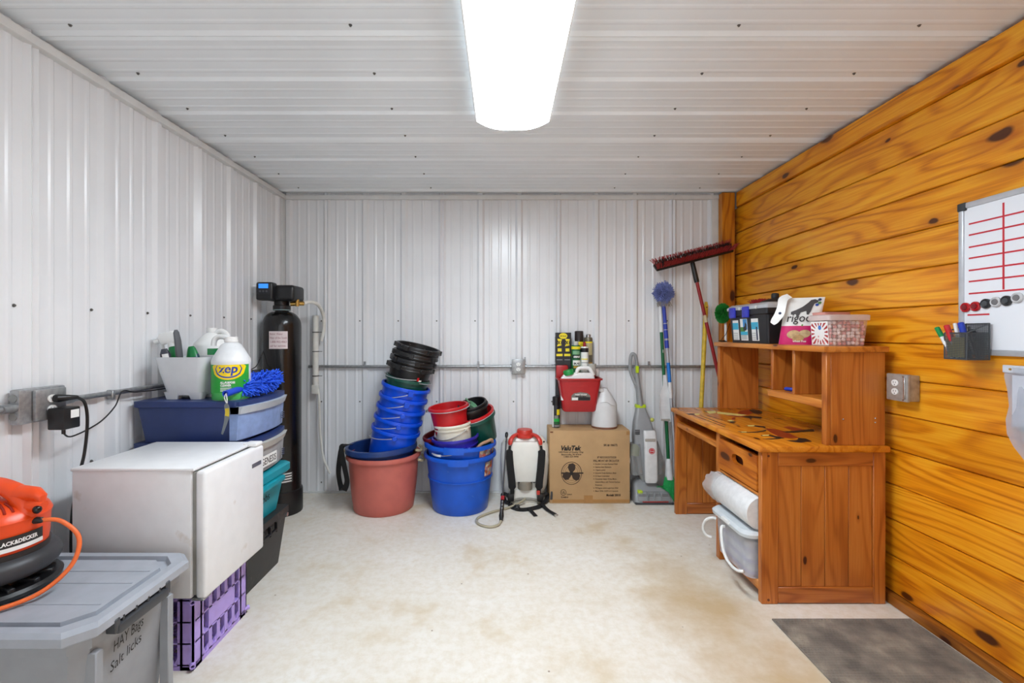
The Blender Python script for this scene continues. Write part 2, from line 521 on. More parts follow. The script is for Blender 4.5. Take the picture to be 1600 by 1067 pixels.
# trims
def trim(name, g, mat): return struct(obj(name, g, mat))
trim('trim_1', G().box(XL, XL + 0.034, YF, YB, ZC - 0.058, ZC - 0.024, 0.002), trim_metal)
trim('trim_2', G().box(XL + 0.034, 1.70, YB - 0.034, YB, ZC - 0.058, ZC - 0.024, 0.002), trim_metal)
trim('trim_3', G().box(XL, XL + 0.022, YB - 0.06, YB - 0.0, 0.0, ZC - 0.058, 0.002), trim_metal)
trim('trim_4', G().box(1.645, 1.70, YB - 0.028, YB, 0.0, ZC - 0.038, 0.003), trim_metal)
struct(obj('trim_5', G().box(1.70, 1.80, YB - 0.085, YB, 0.0, ZC - 0.02, 0.004), wood_post))
struct(obj('trim_6', G().box(XR - 0.022, XR + 0.03, YF, YB - 0.085, 2.242, ZC - 0.022, 0.004), wood_plank))
struct(obj('baseboard_right', G().box(XR - 0.03, XR + 0.03, YF, YB - 0.085, 0.0, 0.045, 0.004),
    wood('sill_wood', (176, 112, 40), (150, 88, 28), (112, 60, 16), 'Y', rough=0.4)))
struct(obj('baseboard_back', G().box(XL + 0.03, 1.64, YB - 0.026, YB, 0.0, 0.012, 0.002), trim_metal))
# wall boards: tongue and groove, each with eased edges
zs = [0.047, 0.215, 0.385, 0.55, 0.716, 0.882, 1.047, 1.214, 1.379, 1.545, 1.712, 1.878, 2.045, 2.242]
for z0, z1 in zip(zs, zs[1:]):
    jit = random.uniform(-0.0015, 0.0015)
    o = obj('plank', G().box(XR + jit, XR + 0.03, YF, YB - 0.002, z0 + 0.0012, z1 - 0.0012, 0.005, 1), wood_plank, wr)

# ---------------------------------------------------------------- ceiling light
lt = thing('ceiling_light', 'long white wraparound fluorescent ceiling light with a curved diffuser', 'light', (0.05, 1.69, ZC - 0.02), world=True)
x0, x1, y0, y1 = 0.05 - 0.185, 0.05 + 0.185, 1.08, 2.30
obj('housing', G().box(x0 + 0.01, x1 - 0.01, y0 + 0.01, y1 - 0.01, ZC - 0.045, ZC - 0.0215, 0.003), white_pl, lt)
def diffuser_mat():
    m, nt, p = nodes_of('lamp_diffuser')
    tc = nd(nt, 'ShaderNodeTexCoord'); sep = nd(nt, 'ShaderNodeSeparateXYZ')
    nt.links.new(tc.outputs['Object'], sep.inputs[0])
    ax = math_(nt, 'ABSOLUTE', sep.outputs[0])
    d = math_(nt, 'DIVIDE', math_(nt, 'SUBTRACT', ax, 0.082), 0.042)
    peak = math_(nt, 'POWER', 2.718, math_(nt, 'MULTIPLY', math_(nt, 'MULTIPLY', d, d), -1.0))
    st = math_(nt, 'ADD', math_(nt, 'MULTIPLY', peak, LAMP_TUBE), LAMP_BASE)
    p.inputs['Base Color'].default_value = rgb(240, 241, 243)
    p.inputs['Roughness'].default_value = 0.3
    p.inputs['Emission Color'].default_value = (0.84, 0.925, 1.0, 1)
    nt.links.new(st, p.inputs['Emission Strength'])
    return m
g = G()
n = 18
prof = []
for i in range(n + 1):
    t = -1 + 2 * i / n
    prof.append((0.05 + 0.185 * t, ZC - 0.042 - 0.046 * (1 - abs(t) ** 2.6)))
rings = [[(x, y, z) for x, z in prof] + [(x1, y, ZC - 0.036), (x0, y, ZC - 0.036)] for y in (y0, y1)]
g.loft(rings, True, True)
obj('diffuser', g, diffuser_mat(), lt, smooth=30)
for x in (x0, x1):
    obj('edge_rail', G().box(x - 0.003, x + 0.003, y0, y1, ZC - 0.046, ZC - 0.030, 0.001), white_pl, lt)
for y in (y0 - 0.003, y1 - 0.001):
    cap_r = [[(0.05 + (x - 0.05) * 1.01, yy, z - 0.0015) for x, z in prof] + [(x1, yy, ZC - 0.030), (x0, yy, ZC - 0.030)] for yy in (y, y + 0.004)]
    obj('end_cap', G().loft(cap_r, True, True), white_pl, lt)

# ---------------------------------------------------------------- conduits and outlets
def duplex(parent, frame, o, s=1.0):
    x, y, z = (Vector(c) for c in frame)
    O = Vector(o)
    for dv in (0.0195, -0.0195):
        g = G()
        g.poly([(u * s, (v + dv) * s) for u, v in circ(16, 0.017, 0.0145)], frame, O, 0.003)
        r = obj('receptacle', g, white_pl, parent)
        g = G()
        for u, w, h in ((-0.006, 0.0022, 0.008), (0.006, 0.0022, 0.0065)):
            g.poly([(a * s, (b + dv + 0.003) * s) for a, b in rect(u - w / 2, u + w / 2, -h / 2, h / 2)], frame, O + z * 0.003, 0.0004)
        g.poly([(a * s, (b + dv - 0.008) * s) for a, b in circ(10, 0.0025)], frame, O + z * 0.003, 0.0004)
        obj('slot', g, black_pl, r)
cb = thing('wall_conduit', 'thin grey metal conduit pipe running along the white back wall', 'conduit', (0.1, YB - 0.045, 0.99), world=True)
CY = YB - 0.034
obj('pipe', G().tube([(-1.53, CY, 1.0), (0.085, CY, 1.0)], 0.0115, 12), galv, cb)
obj('pipe', G().tube([(0.155, CY, 1.0), (1.70, CY, 1.0)], 0.0115, 12), galv, cb)
for x in (-0.165, 0.075, 0.165, 0.40):
    obj('coupling', G().tube([(x - 0.022, CY, 1.0), (x - 0.02, CY, 1.0), (x + 0.02, CY, 1.0), (x + 0.022, CY, 1.0)], [0.012, 0.0155, 0.0155, 0.012], 12), galv, cb)
for x in (-1.09, -0.195, 0.43, 1.15):
    g = G().box(x - 0.008, x + 0.008, CY - 0.0135, CY + 0.014, 0.988, 1.018, 0.003)
    g.box(x - 0.008, x + 0.008, CY + 0.002, CY + 0.010, 1.015, 1.040, 0.001)
    obj('strap_clip', g, galv, cb)
ob_ = thing('outlet_box', 'grey metal double outlet box in the middle of the back wall conduit', 'outlet', (0.12, CY, 0.95), world=True)
obj('box', G().box(0.072, 0.168, CY - 0.022, CY + 0.012, 0.945, 1.055, 0.004, 2), galv, ob_)
obj('cover_plate', G().box(0.068, 0.172, CY - 0.028, CY - 0.022, 0.942, 1.058, 0.004, 2), galv, ob_)
duplex(ob_, FB, (0.12, CY - 0.028, 1.0), 1.0)
obj('cover_screw', G().cyl((0.12, CY - 0.028, 1.0), (0.12, CY - 0.031, 1.0), 0.003, 8), screw_m, ob_)
obj('mounting_ear', G().box(0.166, 0.178, CY - 0.012, CY - 0.008, 1.035, 1.075, 0.001), galv, ob_)

cl = thing('wall_conduit', 'galvanised conduit pipe running along the left wall behind the fridge', 'conduit', (XL + 0.04, 1.0, 0.99), world=True)
CX = XL + 0.036
obj('pipe', G().tube([(CX, YF, 1.0), (CX, 1.585, 1.0)], 0.0115, 12), galv, cl)
obj('pipe', G().tube([(CX, 1.765, 1.0), (CX, 3.45, 1.0)], 0.0115, 12), galv, cl)
for y in (1.57, 1.78): obj('coupling', G().tube([(CX, y - 0.022, 1.0), (CX, y + 0.022, 1.0)], 0.0165, 12), galv, cl)
for y in (1.0, 1.985, 2.9):
    obj('strap_clip', G().box(CX - 0.016, CX + 0.0135, y - 0.009, y + 0.009, 0.972, 1.0135, 0.003), galv, cl)
ol = thing('outlet_box', 'galvanised outlet box on the left wall with a black plug in it', 'outlet', (CX, 1.68, 0.94), world=True)
obj('back_box', G().box(CX - 0.018, CX + 0.018, 1.590, 1.760, 0.938, 1.062, 0.006, 2), galv, ol)
obj('cover_plate', G().box(CX + 0.018, CX + 0.034, 1.632, 1.748, 0.944, 1.056, 0.005, 2), galv, ol)
for z in (0.968, 1.032):
    obj('knockout', G().cyl((CX - 0.002, 1.590, z), (CX - 0.002, 1.587, z), 0.014, 16), M('knockout_metal', (150, 152, 150), 0.45, 0.6), ol)
duplex(ol, FPX, (CX + 0.034, 1.69, 1.0), 1.0)
ad = thing('power_adapter', 'black boxy power adapter hanging from the left wall outlet', 'adapter', (CX + 0.05, 1.71, 0.92), world=True)
AX = CX + 0.0372
obj('body', G().box(AX, AX + 0.062, 1.668, 1.735, 0.905, 0.985, 0.005, 2), black_pl, ad)
obj('label_sticker', G().poly(rect(0.015, 0.048, 0.03, 0.06), FPX, (AX + 0.062, 1.68, 0.915), 0.0006), paper, ad)
pts = spline([(AX + 0.03, 1.70, 0.905), (AX + 0.03, 1.702, 0.885), (AX + 0.028, 1.74, 0.868), (AX + 0.02, 1.86, 0.895), (AX, 1.96, 0.945), (CX + 0.02, 2.02, 1.004), (CX + 0.018, 2.10, 0.990), (CX + 0.018, 2.30, 0.985), (CX + 0.022, 2.50, 1.0), (CX + 0.04, 3.0, 1.02), (-1.66, 3.12, 1.10), (-1.60, 3.16, 1.30), (-1.57, 3.2, 1.455)])
obj('cable', G().tube(pts, 0.003, 6), black_pl, ad)
obj('cable_stub', G().cyl((AX + 0.03, 1.70, 0.905), (AX + 0.03, 1.70, 0.885), 0.006, 10), black_pl, ad)
pc = thing('black_cable', 'thick black power cord dropping from the left outlet behind the fridge', 'cord', (AX, 1.74, 0.5), world=True)
obj('plug', G().tube([(AX, 1.70, 1.018), (AX + 0.012, 1.70, 1.018), (AX + 0.03, 1.72, 1.018), (AX + 0.034, 1.75, 1.015)], [0.014, 0.015, 0.011, 0.008], 12), black_pl, pc)
pts = spline([(AX + 0.034, 1.75, 1.015), (AX + 0.040, 1.775, 0.99), (AX + 0.044, 1.782, 0.92), (AX + 0.04, 1.775, 0.80), (AX + 0.03, 1.76, 0.70), (AX + 0.012, 1.752, 0.55), (AX + 0.012, 1.75, 0.32), (AX + 0.02, 1.75, 0.02)])
obj('cable', G().tube(pts, 0.0055, 8), black_pl, pc)

# right wall outlet
orr = thing('outlet_box', 'grey steel outlet box mounted on the wooden wall beside the desk', 'outlet', (1.80, 2.05, 0.96), world=True)
obj('box', G().box(1.785, 1.8285, 1.995, 2.100, 0.960, 1.075, 0.004, 2), M('galvanised_brown', (176, 168, 154), 0.4, 0.5, var=0.15, scale=40), orr)
obj('cover_plate', G().box(1.770, 1.785, 1.992, 2.103, 0.957, 1.078, 0.005, 2), M('plate_grey', (172, 166, 160), 0.4, 0.3, var=0.1, scale=40), orr)
duplex(orr, FNX, (1.770, 2.055, 1.018))
g = G()
for z in (0.966, 1.068):
    g.cyl((1.770, 2.012, z), (1.767, 2.012, z), 0.004, 8)
g.box(1.764, 1.772, 2.000, 2.010, 0.970, 1.065, 0.002)
obj('cover_screw', g, steel, orr)
# box on the wall seen through the hutch
ob2 = thing('conduit_fitting', 'tarnished steel conduit fitting on the planks behind the hutch', 'fitting', (1.81, 2.70, 1.02), world=True)
obj('body', G().box(1.785, 1.8285, 2.60, 2.83, 1.010, 1.075, 0.008, 2), M('galvanised_brown'), ob2)
obj('cover', G().box(1.775, 1.785, 2.62, 2.81, 1.016, 1.069, 0.004, 2), M('plate_grey'), ob2)

# ---------------------------------------------------------------- floor mat
def mat_mat():
    m, nt, p = nodes_of('woven_mat')
    tc = nd(nt, 'ShaderNodeTexCoord')
    n = nd(nt, 'ShaderNodeTexNoise'); n.inputs['Scale'].default_value = 9; n.inputs['Detail'].default_value = 6
    nt.links.new(tc.outputs['Object'], n.inputs['Vector'])
    col = ramp(nt, n.outputs['Fac'], [(0.35, rgb(104, 98, 92)), (0.55, rgb(134, 126, 116)), (0.75, rgb(170, 160, 144))])
    nt.links.new(col, p.inputs['Base Color']); p.inputs['Roughness'].default_value = 0.8
    return m
fm = thing('rubber_mat', 'grey rubber floor mat with small raised nubs beside the wooden wall', 'mat', (1.18, 1.0, 0.0), world=True)
mm = mat_mat()
obj('base', G().box(1.182, 1.792, 0.85, 2.003, 0.0, 0.007, 0.002), mm, fm)
g = G()
nx, ny = 44, 84
for j in range(ny):
    for i in range(nx):
        x = 1.189 + 0.0138 * (i + (0.5 if j % 2 else 0)); y = 0.856 + 0.0137 * j
        if x > 1.784: continue
        g.add([(x - .0052, y - .0038, .0068), (x + .0052, y - .0038, .0068), (x + .0052, y + .0038, .0068), (x - .0052, y + .0038, .0068), (x - .003, y, .0108), (x + .003, y, .0108)],
              [(0, 1, 5, 4), (1, 2, 5), (2, 3, 4, 5), (3, 0, 4)])
stuff(obj('raised_nubs', g, mm, fm))
# ================================================================ LEFT SIDE
# ---------------------------------------------------------------- grey tote
tote_m = M('tote_grey', (150, 153, 158), 0.42, var=0.04, bump=0.05)
lid_m = M('tote_lid_grey', (164, 169, 178), 0.4, var=0.05, bump=0.05, bscale=60)
dkgrey = M('dark_grey_plastic', (62, 64, 68), 0.45)
tt = thing('storage_tote', 'large grey lidded storage tote with HAY Bags handwriting', 'tote', (-1.39, 1.375, 0.0), world=True)
def chamf(x0, x1, y0, y1, z, c):
    return [(x0 + c, y0, z), (x1 - c, y0, z), (x1, y0 + c, z), (x1, y1 - c, z), (x1 - c, y1, z), (x0 + c, y1, z), (x0, y1 - c, z), (x0, y0 + c, z)]
def loop(g, spec):
    g.loft([chamf(*s) for s in spec], True, True)
    return g
g = loop(G(), [(-1.655, -1.155, 1.215, 1.535, 0.0, 0.03), (-1.68, -1.112, 1.195, 1.56, 0.415, 0.03), (-1.70, -1.098, 1.180, 1.575, 0.420, 0.035), (-1.70, -1.095, 1.177, 1.577, 0.458, 0.035)])
bd = obj('body', g, tote_m, tt)
for y in (1.235, 1.50):
    obj('corner_rib', G().box(-1.125, -1.094, y - 0.012, y + 0.012, 0.02, 0.40, 0.003), tote_m, bd)
g = loop(G(), [(-1.713, -1.078, 1.160, 1.593, 0.456, 0.045), (-1.716, -1.070, 1.153, 1.600, 0.462, 0.05), (-1.716, -1.070, 1.153, 1.600, 0.484, 0.05), (-1.708, -1.080, 1.163, 1.590, 0.494, 0.05),
               (-1.695, -1.105, 1.188, 1.566, 0.494, 0.05), (-1.693, -1.108, 1.191, 1.562, 0.478, 0.05), (-1.68, -1.125, 1.208, 1.546, 0.478, 0.05), (-1.678, -1.127, 1.210, 1.544, 0.492, 0.05)])
ld = obj('lid', g, lid_m, tt, smooth=25)
for y in (1.29, 1.40, 1.47):
    obj('lid_rib', G().box(-1.665, -1.14, y - 0.0025, y + 0.0025, 0.491, 0.4945, 0.001), lid_m, ld)
obj('latch_handle', G().box(-1.094, -1.062, 1.262, 1.452, 0.424, 0.452, 0.007, 2), dkgrey, tt)
h = tt.children[-1]
for y in (1.285, 1.33, 1.375, 1.42):
    obj('handle_rib', G().box(-1.094, -1.070, y - 0.004, y + 0.004, 0.446, 0.468, 0.001), dkgrey, h)
for y in (1.262, 1.452):
    obj('latch_hinge', G().box(-1.096, -1.066, y - 0.009, y + 0.009, 0.430, 0.470, 0.003), dkgrey, h)
text('HAY Bags', FPX, (-1.1135, 1.297, 0.350), 0.044, ink, tt, width=0.110, shear=0.3, rot=0.10, lift=0.002)
text('Salt licks', FPX, (-1.1185, 1.292, 0.294), 0.040, ink, tt, width=0.115, shear=0.3, rot=0.16, lift=0.002)

# ---------------------------------------------------------------- orange polisher
org = M('orange_plastic', (240, 78, 22), 0.32, var=0.04, spec=0.5)
PX_, PY_, PZ_ = -1.535, 1.365, 0.4945
pol = thing('car_polisher', 'orange electric polisher with a black foam pad on the grey tote', 'power tool', (PX_, PY_, PZ_))
g = G()
g.lathe([(0.060, 0.0), (0.155, 0.004), (0.158, 0.016), (0.150, 0.024), (0.055, 0.022), (0.055, 0.006)], 40)
fp = obj('foot_plate', g, black_pl, pol)
for a in range(14):
    t = 2 * PI * a / 14
    mt = Matrix.Rotation(t, 4, 'Z') @ Matrix.Translation((0.10, 0, 0.023))
    obj('plate_rib', G().box(-0.035, 0.04, -0.008, 0.008, -0.002, 0.010, 0.002, mtx=mt), rubber, fp)
obj('spindle', G().lathe([(0, 0.008), (0.09, 0.01), (0.085, 0.05), (0, 0.05)], 24), black_pl, pol)
g = G()
g.tube([(0.122 * math.cos(2 * PI * i / 40), 0.122 * math.sin(2 * PI * i / 40), 0.080) for i in range(40)], 0.034, 14, closed=True)
obj('foam_pad', g, M('charcoal_foam', (58, 60, 64), 0.45), pol)
obj('pad_plate', G().lathe([(0, 0.05), (0.12, 0.055), (0.12, 0.105), (0, 0.105)], 36), black_pl, pol)
obj('base_band', G().lathe([(0.0, 0.100), (0.130, 0.102), (0.132, 0.128), (0, 0.130)], 40, sy=0.95), M('dark_grey_band', (46, 40, 38), 0.4), pol)
prof = [(0, 0.127), (0.127, 0.128), (0.130, 0.150), (0.132, 0.205), (0.136, 0.218), (0.128, 0.235), (0.105, 0.255), (0.06, 0.268), (0, 0.272)]
hs = obj('housing', G().lathe(prof, 48, sy=0.95), org, pol)
def hz(r):
    P_ = [(0.0, 0.272), (0.06, 0.268), (0.105, 0.255), (0.128, 0.235), (0.136, 0.218)]
    for (r0, z0_), (r1, z1_) in zip(P_, P_[1:]):
        if r <= r1: return z0_ + (z1_ - z0_) * (r - r0) / (r1 - r0)
    return 0.218
for i in range(9):
    off = math.radians(-66 + 9 * i)
    ra, rb_2 = 0.074, 0.118 - 0.0012 * (i - 4) ** 2
    pts = [(r * math.cos(off), r * math.sin(off) * 0.95, hz(r) + 0.0005) for r in (ra, 0.09, 0.105, rb_2)]
    obj('vent_slot', G().tube(pts, 0.0034, 6), M('vent_red', (150, 30, 10), 0.5), hs)
tl = spline([(-0.17, 0.0, 0.215), (-0.165, 0.0, 0.275), (-0.10, 0.0, 0.312), (0.0, 0.0, 0.312), (0.07, 0.0, 0.292), (0.105, 0.0, 0.245), (0.100, 0.0, 0.200)], 7)
rad = [0.024 + 0.010 * max(0, (i - 26)) / 16 for i in range(len(tl))]
obj('loop_handle', G().tube(tl, rad, 16), org, pol)
g = G().tube([(0.085, 0, 0.285), (0.135, 0, 0.285), (0.150, -0.0, 0.275), (0.150, 0, 0.262)], [0.026, 0.020, 0.015, 0.010], 12)
g.tube([(0.09, 0, 0.25), (0.145, 0, 0.252), (0.158, 0, 0.25)], [0.028, 0.020, 0.014], 12)
obj('tail', g, org, pol)
obj('power_button', G().ball((0.152, -0.014, 0.243), 0.011, 0.011, 0.012), black_gl, pol)
obj('cord_guard', G().tube([(0.12, 0, 0.205), (0.150, 0, 0.206), (0.157, 0, 0.203)], [0.012, 0.009, 0.004], 10), black_pl, pol)
a0, a1 = math.radians(-52), math.radians(10)
g = patch(G(), 0.1335, 0.150, 0.180, a0, a1, 14, sy=0.95)
obj('name_plate', g, M('plate_black', (40, 38, 38), 0.4), pol)
g = patch(G(), 0.1335, 0.138, 0.150, a0 + 0.08, a1, 14, sy=0.95)
obj('white_stripe', g, paper, pol)
text('BLACK&DECKER', FB, (0, 0, 0.1575), 0.016, paper, pol, width=0.096, bold=0.0006, wrap=(0.1325, a0 + 0.22), lift=0.0018)
g = G(); g.lathe([(0, 0), (0.007, 0), (0.007, 0.0012), (0, 0.0012)], 6)
aa = a0 + 0.10
g.xf(Matrix.Translation((0.1345 * math.cos(aa), 0.1345 * 0.95 * math.sin(aa), 0.165)) @ Matrix.Rotation(aa, 4, 'Z') @ Matrix.Rotation(PI / 2, 4, 'Y'))
obj('emblem', g, org, pol)
cord = spline([(0.150, 0.0, 0.206), (0.19, 0.02, 0.195), (0.235, 0.03, 0.140), (0.240, 0.0, 0.07), (0.20, -0.06, 0.018), (0.13, -0.135, 0.008), (0.05, -0.175, 0.007), (-0.06, -0.175, 0.007), (-0.15, -0.10, 0.007), (-0.165, -0.02, 0.007)], 8)
obj('cord', G().tube(cord, 0.0062, 10), M('orange_cord', (238, 110, 48), 0.45), pol)

# ---------------------------------------------------------------- purple crate
pur = M('purple_plastic', (182, 158, 232), 0.45, var=0.05)
CX0, CX1, CY0, CY1, CH = -1.50, -1.157, 1.70, 2.052, 0.277
cr = thing('milk_crate', 'purple plastic milk crate standing under the mini fridge', 'crate', (-1.33, 1.876, 0.0), world=True)
def crate_side(a0, a1, fn):
    g = G()
    def bx(u0, u1, v0, v1, d0, d1):
        P = [fn(u, d, v) for v in (v0, v1) for d in (d0, d1) for u in (u0, u1)]
        g.add(P, [(0, 2, 3, 1), (4, 5, 7, 6), (0, 1, 5, 4), (2, 6, 7, 3), (0, 4, 6, 2), (1, 3, 7, 5)])
    n = 5
    w = (a1 - a0)
    for v in (0.020, 0.100, 0.180, 0.262): bx(a0 + 0.01, a1 - 0.01, v - 0.003, v + 0.003, 0.0, 0.020)
    bx(a0 + 0.01, a1 - 0.01, 0.0, 0.014, 0.0, 0.022)
    for i in range(n + 1):
        u = a0 + 0.05 + (w - 0.10) * i / n
        bx(u - 0.004, u + 0.004, 0.014, CH - 0.004, 0.004, 0.020)
        bx(u - 0.010, u + 0.010, 0.014, CH - 0.004, 0.0, 0.004)
        for s in (-1, 1):   # gusset foot
            g.add([fn(u + s * 0.010, 0.002, 0.014), fn(u + s * 0.028, 0.002, 0.014), fn(u + s * 0.010, 0.002, 0.050), fn(u + s * 0.010, 0.018, 0.014), fn(u + s * 0.028, 0.018, 0.014)],
                  [(0, 1, 2), (0, 3, 4, 1), (1, 4, 2), (0, 2, 3), (3, 2, 4)])
    for u in (a0, a1 - 0.05):
        bx(u, u + 0.05, 0.0, CH, 0.0, 0.006)
    bx(a0, a1, CH - 0.010, CH, 0.0, 0.016)
    return obj('lattice_side', g, pur, cr, smooth=20)
crate_side(CX0, CX1, lambda u, d, v: (u, CY0 + d - 0.0, v))
crate_side(CX0, CX1, lambda u, d, v: (u, CY1 - d, v))
crate_side(CY0, CY1, lambda u, d, v: (CX1 - d, u, v))
crate_side(CY0, CY1, lambda u, d, v: (CX0 + d, u, v))
g = G()
for i in range(9):
    u = CX0 + 0.02 + (CX1 - CX0 - 0.04) * i / 8
    g.box(u - 0.005, u + 0.005, CY0 + 0.02, CY1 - 0.02, 0.014, 0.022)
    u = CY0 + 0.02 + (CY1 - CY0 - 0.04) * i / 8
    g.box(CX0 + 0.02, CX1 - 0.02, u - 0.005, u + 0.005, 0.015, 0.023)
obj('base_grid', g, pur, cr)
obj('name_panel', G().box(CX1 - 0.008, CX1 + 0.001, 1.80, 1.945, 0.105, 0.178, 0.002), pur, cr)
for (x, y) in ((CX1, CY0), (CX1, CY1)):
    for z in (0.022, CH - 0.018):
        d = Vector((0.6, -0.8, 0)) if y == CY0 else Vector((0.6, 0.8, 0))
        g = G(); p = Vector((x - 0.012, y + (0.012 if y == CY0 else -0.012), z))
        g.lathe([(0.006, -0.012), (0.010, -0.012), (0.010, 0.028), (0.006, 0.028), (0.006, -0.012)], 12, mtx=Matrix.Translation(p) @ d.to_track_quat('Z', 'Y').to_matrix().to_4x4())
        obj('corner_boss', g, pur, cr)

# ---------------------------------------------------------------- mini fridge
frm = M('fridge_white', (232, 232, 233), 0.35, var=0.02, dirt=((214, 208, 202), 0.66, 9.0))
fr = thing('mini_fridge', 'small white cube refrigerator lying across the purple crate', 'refrigerator', (-1.35, 1.865, 0.278), world=True)
obj('body', G().box(-1.575, -1.140, 1.662, 2.068, 0.290, 0.762, 0.004, 2), frm, fr)
obj('top_panel', G().box(-1.578, -1.128, 1.658, 2.072, 0.756, 0.768, 0.004, 2), frm, fr)
obj('door_gasket', G().box(-1.140, -1.124, 1.672, 2.058, 0.298, 0.750, 0.001), M('gasket_grey', (150, 148, 142), 0.6), fr)
dr = obj('door', G().box(-1.126, -1.086, 1.662, 2.070, 0.288, 0.757, 0.013, 3), frm, fr)
obj('badge', G().box(-1.0862, -1.0835, 1.968, 2.040, 0.676, 0.694, 0.001), M('badge_grey', (140, 140, 142), 0.3, 0.6), dr)
obj('hinge_cover', G().box(-1.150, -1.090, 2.010, 2.066, 0.757, 0.774, 0.005, 2), white_pl, fr)
obj('bottom_hinge', G().box(-1.140, -1.095, 1.664, 1.71, 0.281, 0.290, 0.002), galv, fr)
for x in (-1.54, -1.17):
    for y in (1.72, 2.03):
        obj('foot', G().cyl((x, y, 0.2775), (x, y, 0.292), 0.016, 12), M('foot_cream', (205, 200, 185), 0.6), fr)

# ---------------------------------------------------------------- stack beside the tank
bk = thing('footlocker', 'black plastic trunk on the floor under the teal bin', 'trunk', (-1.44, 2.34, 0), world=True)
blk_t = M('black_trunk', (44, 43, 42), 0.5, var=0.1, dirt=((66, 62, 58), 0.62, 14))
g = G(); g.loft([rrect(-1.67, -1.238, 2.155, 2.52, 0.0, 0.02), rrect(-1.69, -1.205, 2.135, 2.545, 0.27, 0.02), rrect(-1.70, -1.195, 2.130, 2.55, 0.272, 0.02), rrect(-1.70, -1.195, 2.13, 2.55, 0.306, 0.02)])
obj('body', g, blk_t, bk)
g = G().box(-1.20, -1.186, 2.20, 2.40, 0.225, 0.236, 0.003)
for y in (2.20, 2.265, 2.335, 2.40): g.box(-1.205, -1.188, y - 0.005, y + 0.005, 0.215, 0.268, 0.002)
obj('carry_handle', g, black_pl, bk)
obj('latch_stud', G().cyl((-1.197, 2.515, 0.262), (-1.190, 2.515, 0.262), 0.011, 12), steel, bk)

teal = M('teal_plastic', (18, 152, 168), 0.38, var=0.05)
tb = thing('storage_bin', 'teal plastic bin stacked on the black trunk', 'bin', (-1.43, 2.335, 0.307), world=True)
g = G(); g.loft([rrect(-1.64, -1.235, 2.16, 2.50, 0.3075, 0.03), rrect(-1.665, -1.205, 2.135, 2.53, 0.505, 0.03)])
obj('body', g, teal, tb)
g = G(); g.loft([rrect(-1.675, -1.193, 2.120, 2.545, 0.500, 0.035), rrect(-1.68, -1.182, 2.115, 2.552, 0.512, 0.035), rrect(-1.68, -1.182, 2.115, 2.552, 0.545, 0.035), rrect(-1.67, -1.192, 2.125, 2.542, 0.553, 0.035)])
obj('lid', g, teal, tb)
obj('rim_handle', G().box(-1.195, -1.165, 2.19, 2.44, 0.478, 0.506, 0.006, 2), teal, tb)
text('Cobs', FPX, (-1.2215, 2.255, 0.395), 0.055, ink, tb, width=0.11, shear=0.2, rot=0.05, lift=0.006)

navy = M('navy_plastic', (38, 56, 108), 0.42, var=0.06, bump=0.08, bscale=260)
bluefr = M('pale_blue_plastic', (138, 160, 205), 0.4, var=0.08, scale=30)
greyfr = M('pale_grey_plastic', (172, 172, 172), 0.4, var=0.06, scale=30)
lipm = M('lip_plastic', (186, 192, 200), 0.4)
def drawer(z, label, fm_, lm_):
    d = thing('drawer_cart', label, 'drawer', (-1.46, 2.32, z), world=True, group=None)
    H = 0.192
    g = G()
    g.loft([rrect(-1.675, -1.235, 2.125, 2.520, z, 0.012), rrect(-1.70, -1.228, 2.110, 2.535, z + H - 0.03, 0.014), rrect(-1.715, -1.224, 2.102, 2.543, z + H - 0.026, 0.018), rrect(-1.715, -1.224, 2.102, 2.543, z + H, 0.018)])
    obj('shell', g, navy, d)
    # top ledge that bows out with the front
    N = 12
    def bow(y, k): return k * (1 - ((y - 2.322) / 0.218) ** 2)
    ys = [2.104 + 0.436 * i / N for i in range(N + 1)]
    top = [(-1.224 + 0.004 + bow(y, 0.035), y) for y in ys]
    ring = [(x, y) for x, y in top] + [(-1.26, ys[-1]), (-1.26, ys[0])]
    g = G(); g.loft([[(x, y, z + H - 0.022) for x, y in ring], [(x, y, z + H - 0.001) for x, y in ring]])
    obj('top_ledge', g, navy, d)
    def shell(z0, z1, k0, k1, t, off0, off1):
        a = [(-1.235 + off0 + bow(y, k0), y, z0) for y in ys] + [(-1.265, y, z0) for y in reversed(ys)]
        b = [(-1.235 + off1 + bow(y, k1), y, z1) for y in ys] + [(-1.265, y, z1) for y in reversed(ys)]
        return G().loft([a, b])
    fo = obj('drawer_front', shell(z + 0.012, z + H - 0.021, 0.028, 0.036, 0, 0.002, 0.014), fm_, d)
    obj('pull_lip', shell(z + H - 0.058, z + H - 0.024, 0.040, 0.044, 0, 0.018, 0.030), lm_, d)
    return d, fo
d2, f2 = drawer(0.556, 'grey-fronted navy storage drawer with a handwritten name label', greyfr, M('lip_grey', (196, 194, 188), 0.4))
d1, f1 = drawer(0.752, 'navy storage drawer with a pale blue front on top of the stack', bluefr, lipm)
obj('name_label', G().box(-1.192, -1.1905, 2.235, 2.395, 0.592, 0.648, 0.0), paper, d2)
text('GENESIS', FPX, (-1.1905, 2.243, 0.603), 0.048, ink, d2, width=0.142, bold=0.0004)
for d, z in ((d1, 0.80), (d2, 0.60)):
    for k in range(4):
        obj('embossed_mark', G().box(-1.206, -1.2015, 2.478, 2.502, z + 0.010 * k, z + 0.004 + 0.010 * k), M('mark_grey', (70, 76, 96), 0.5), d)

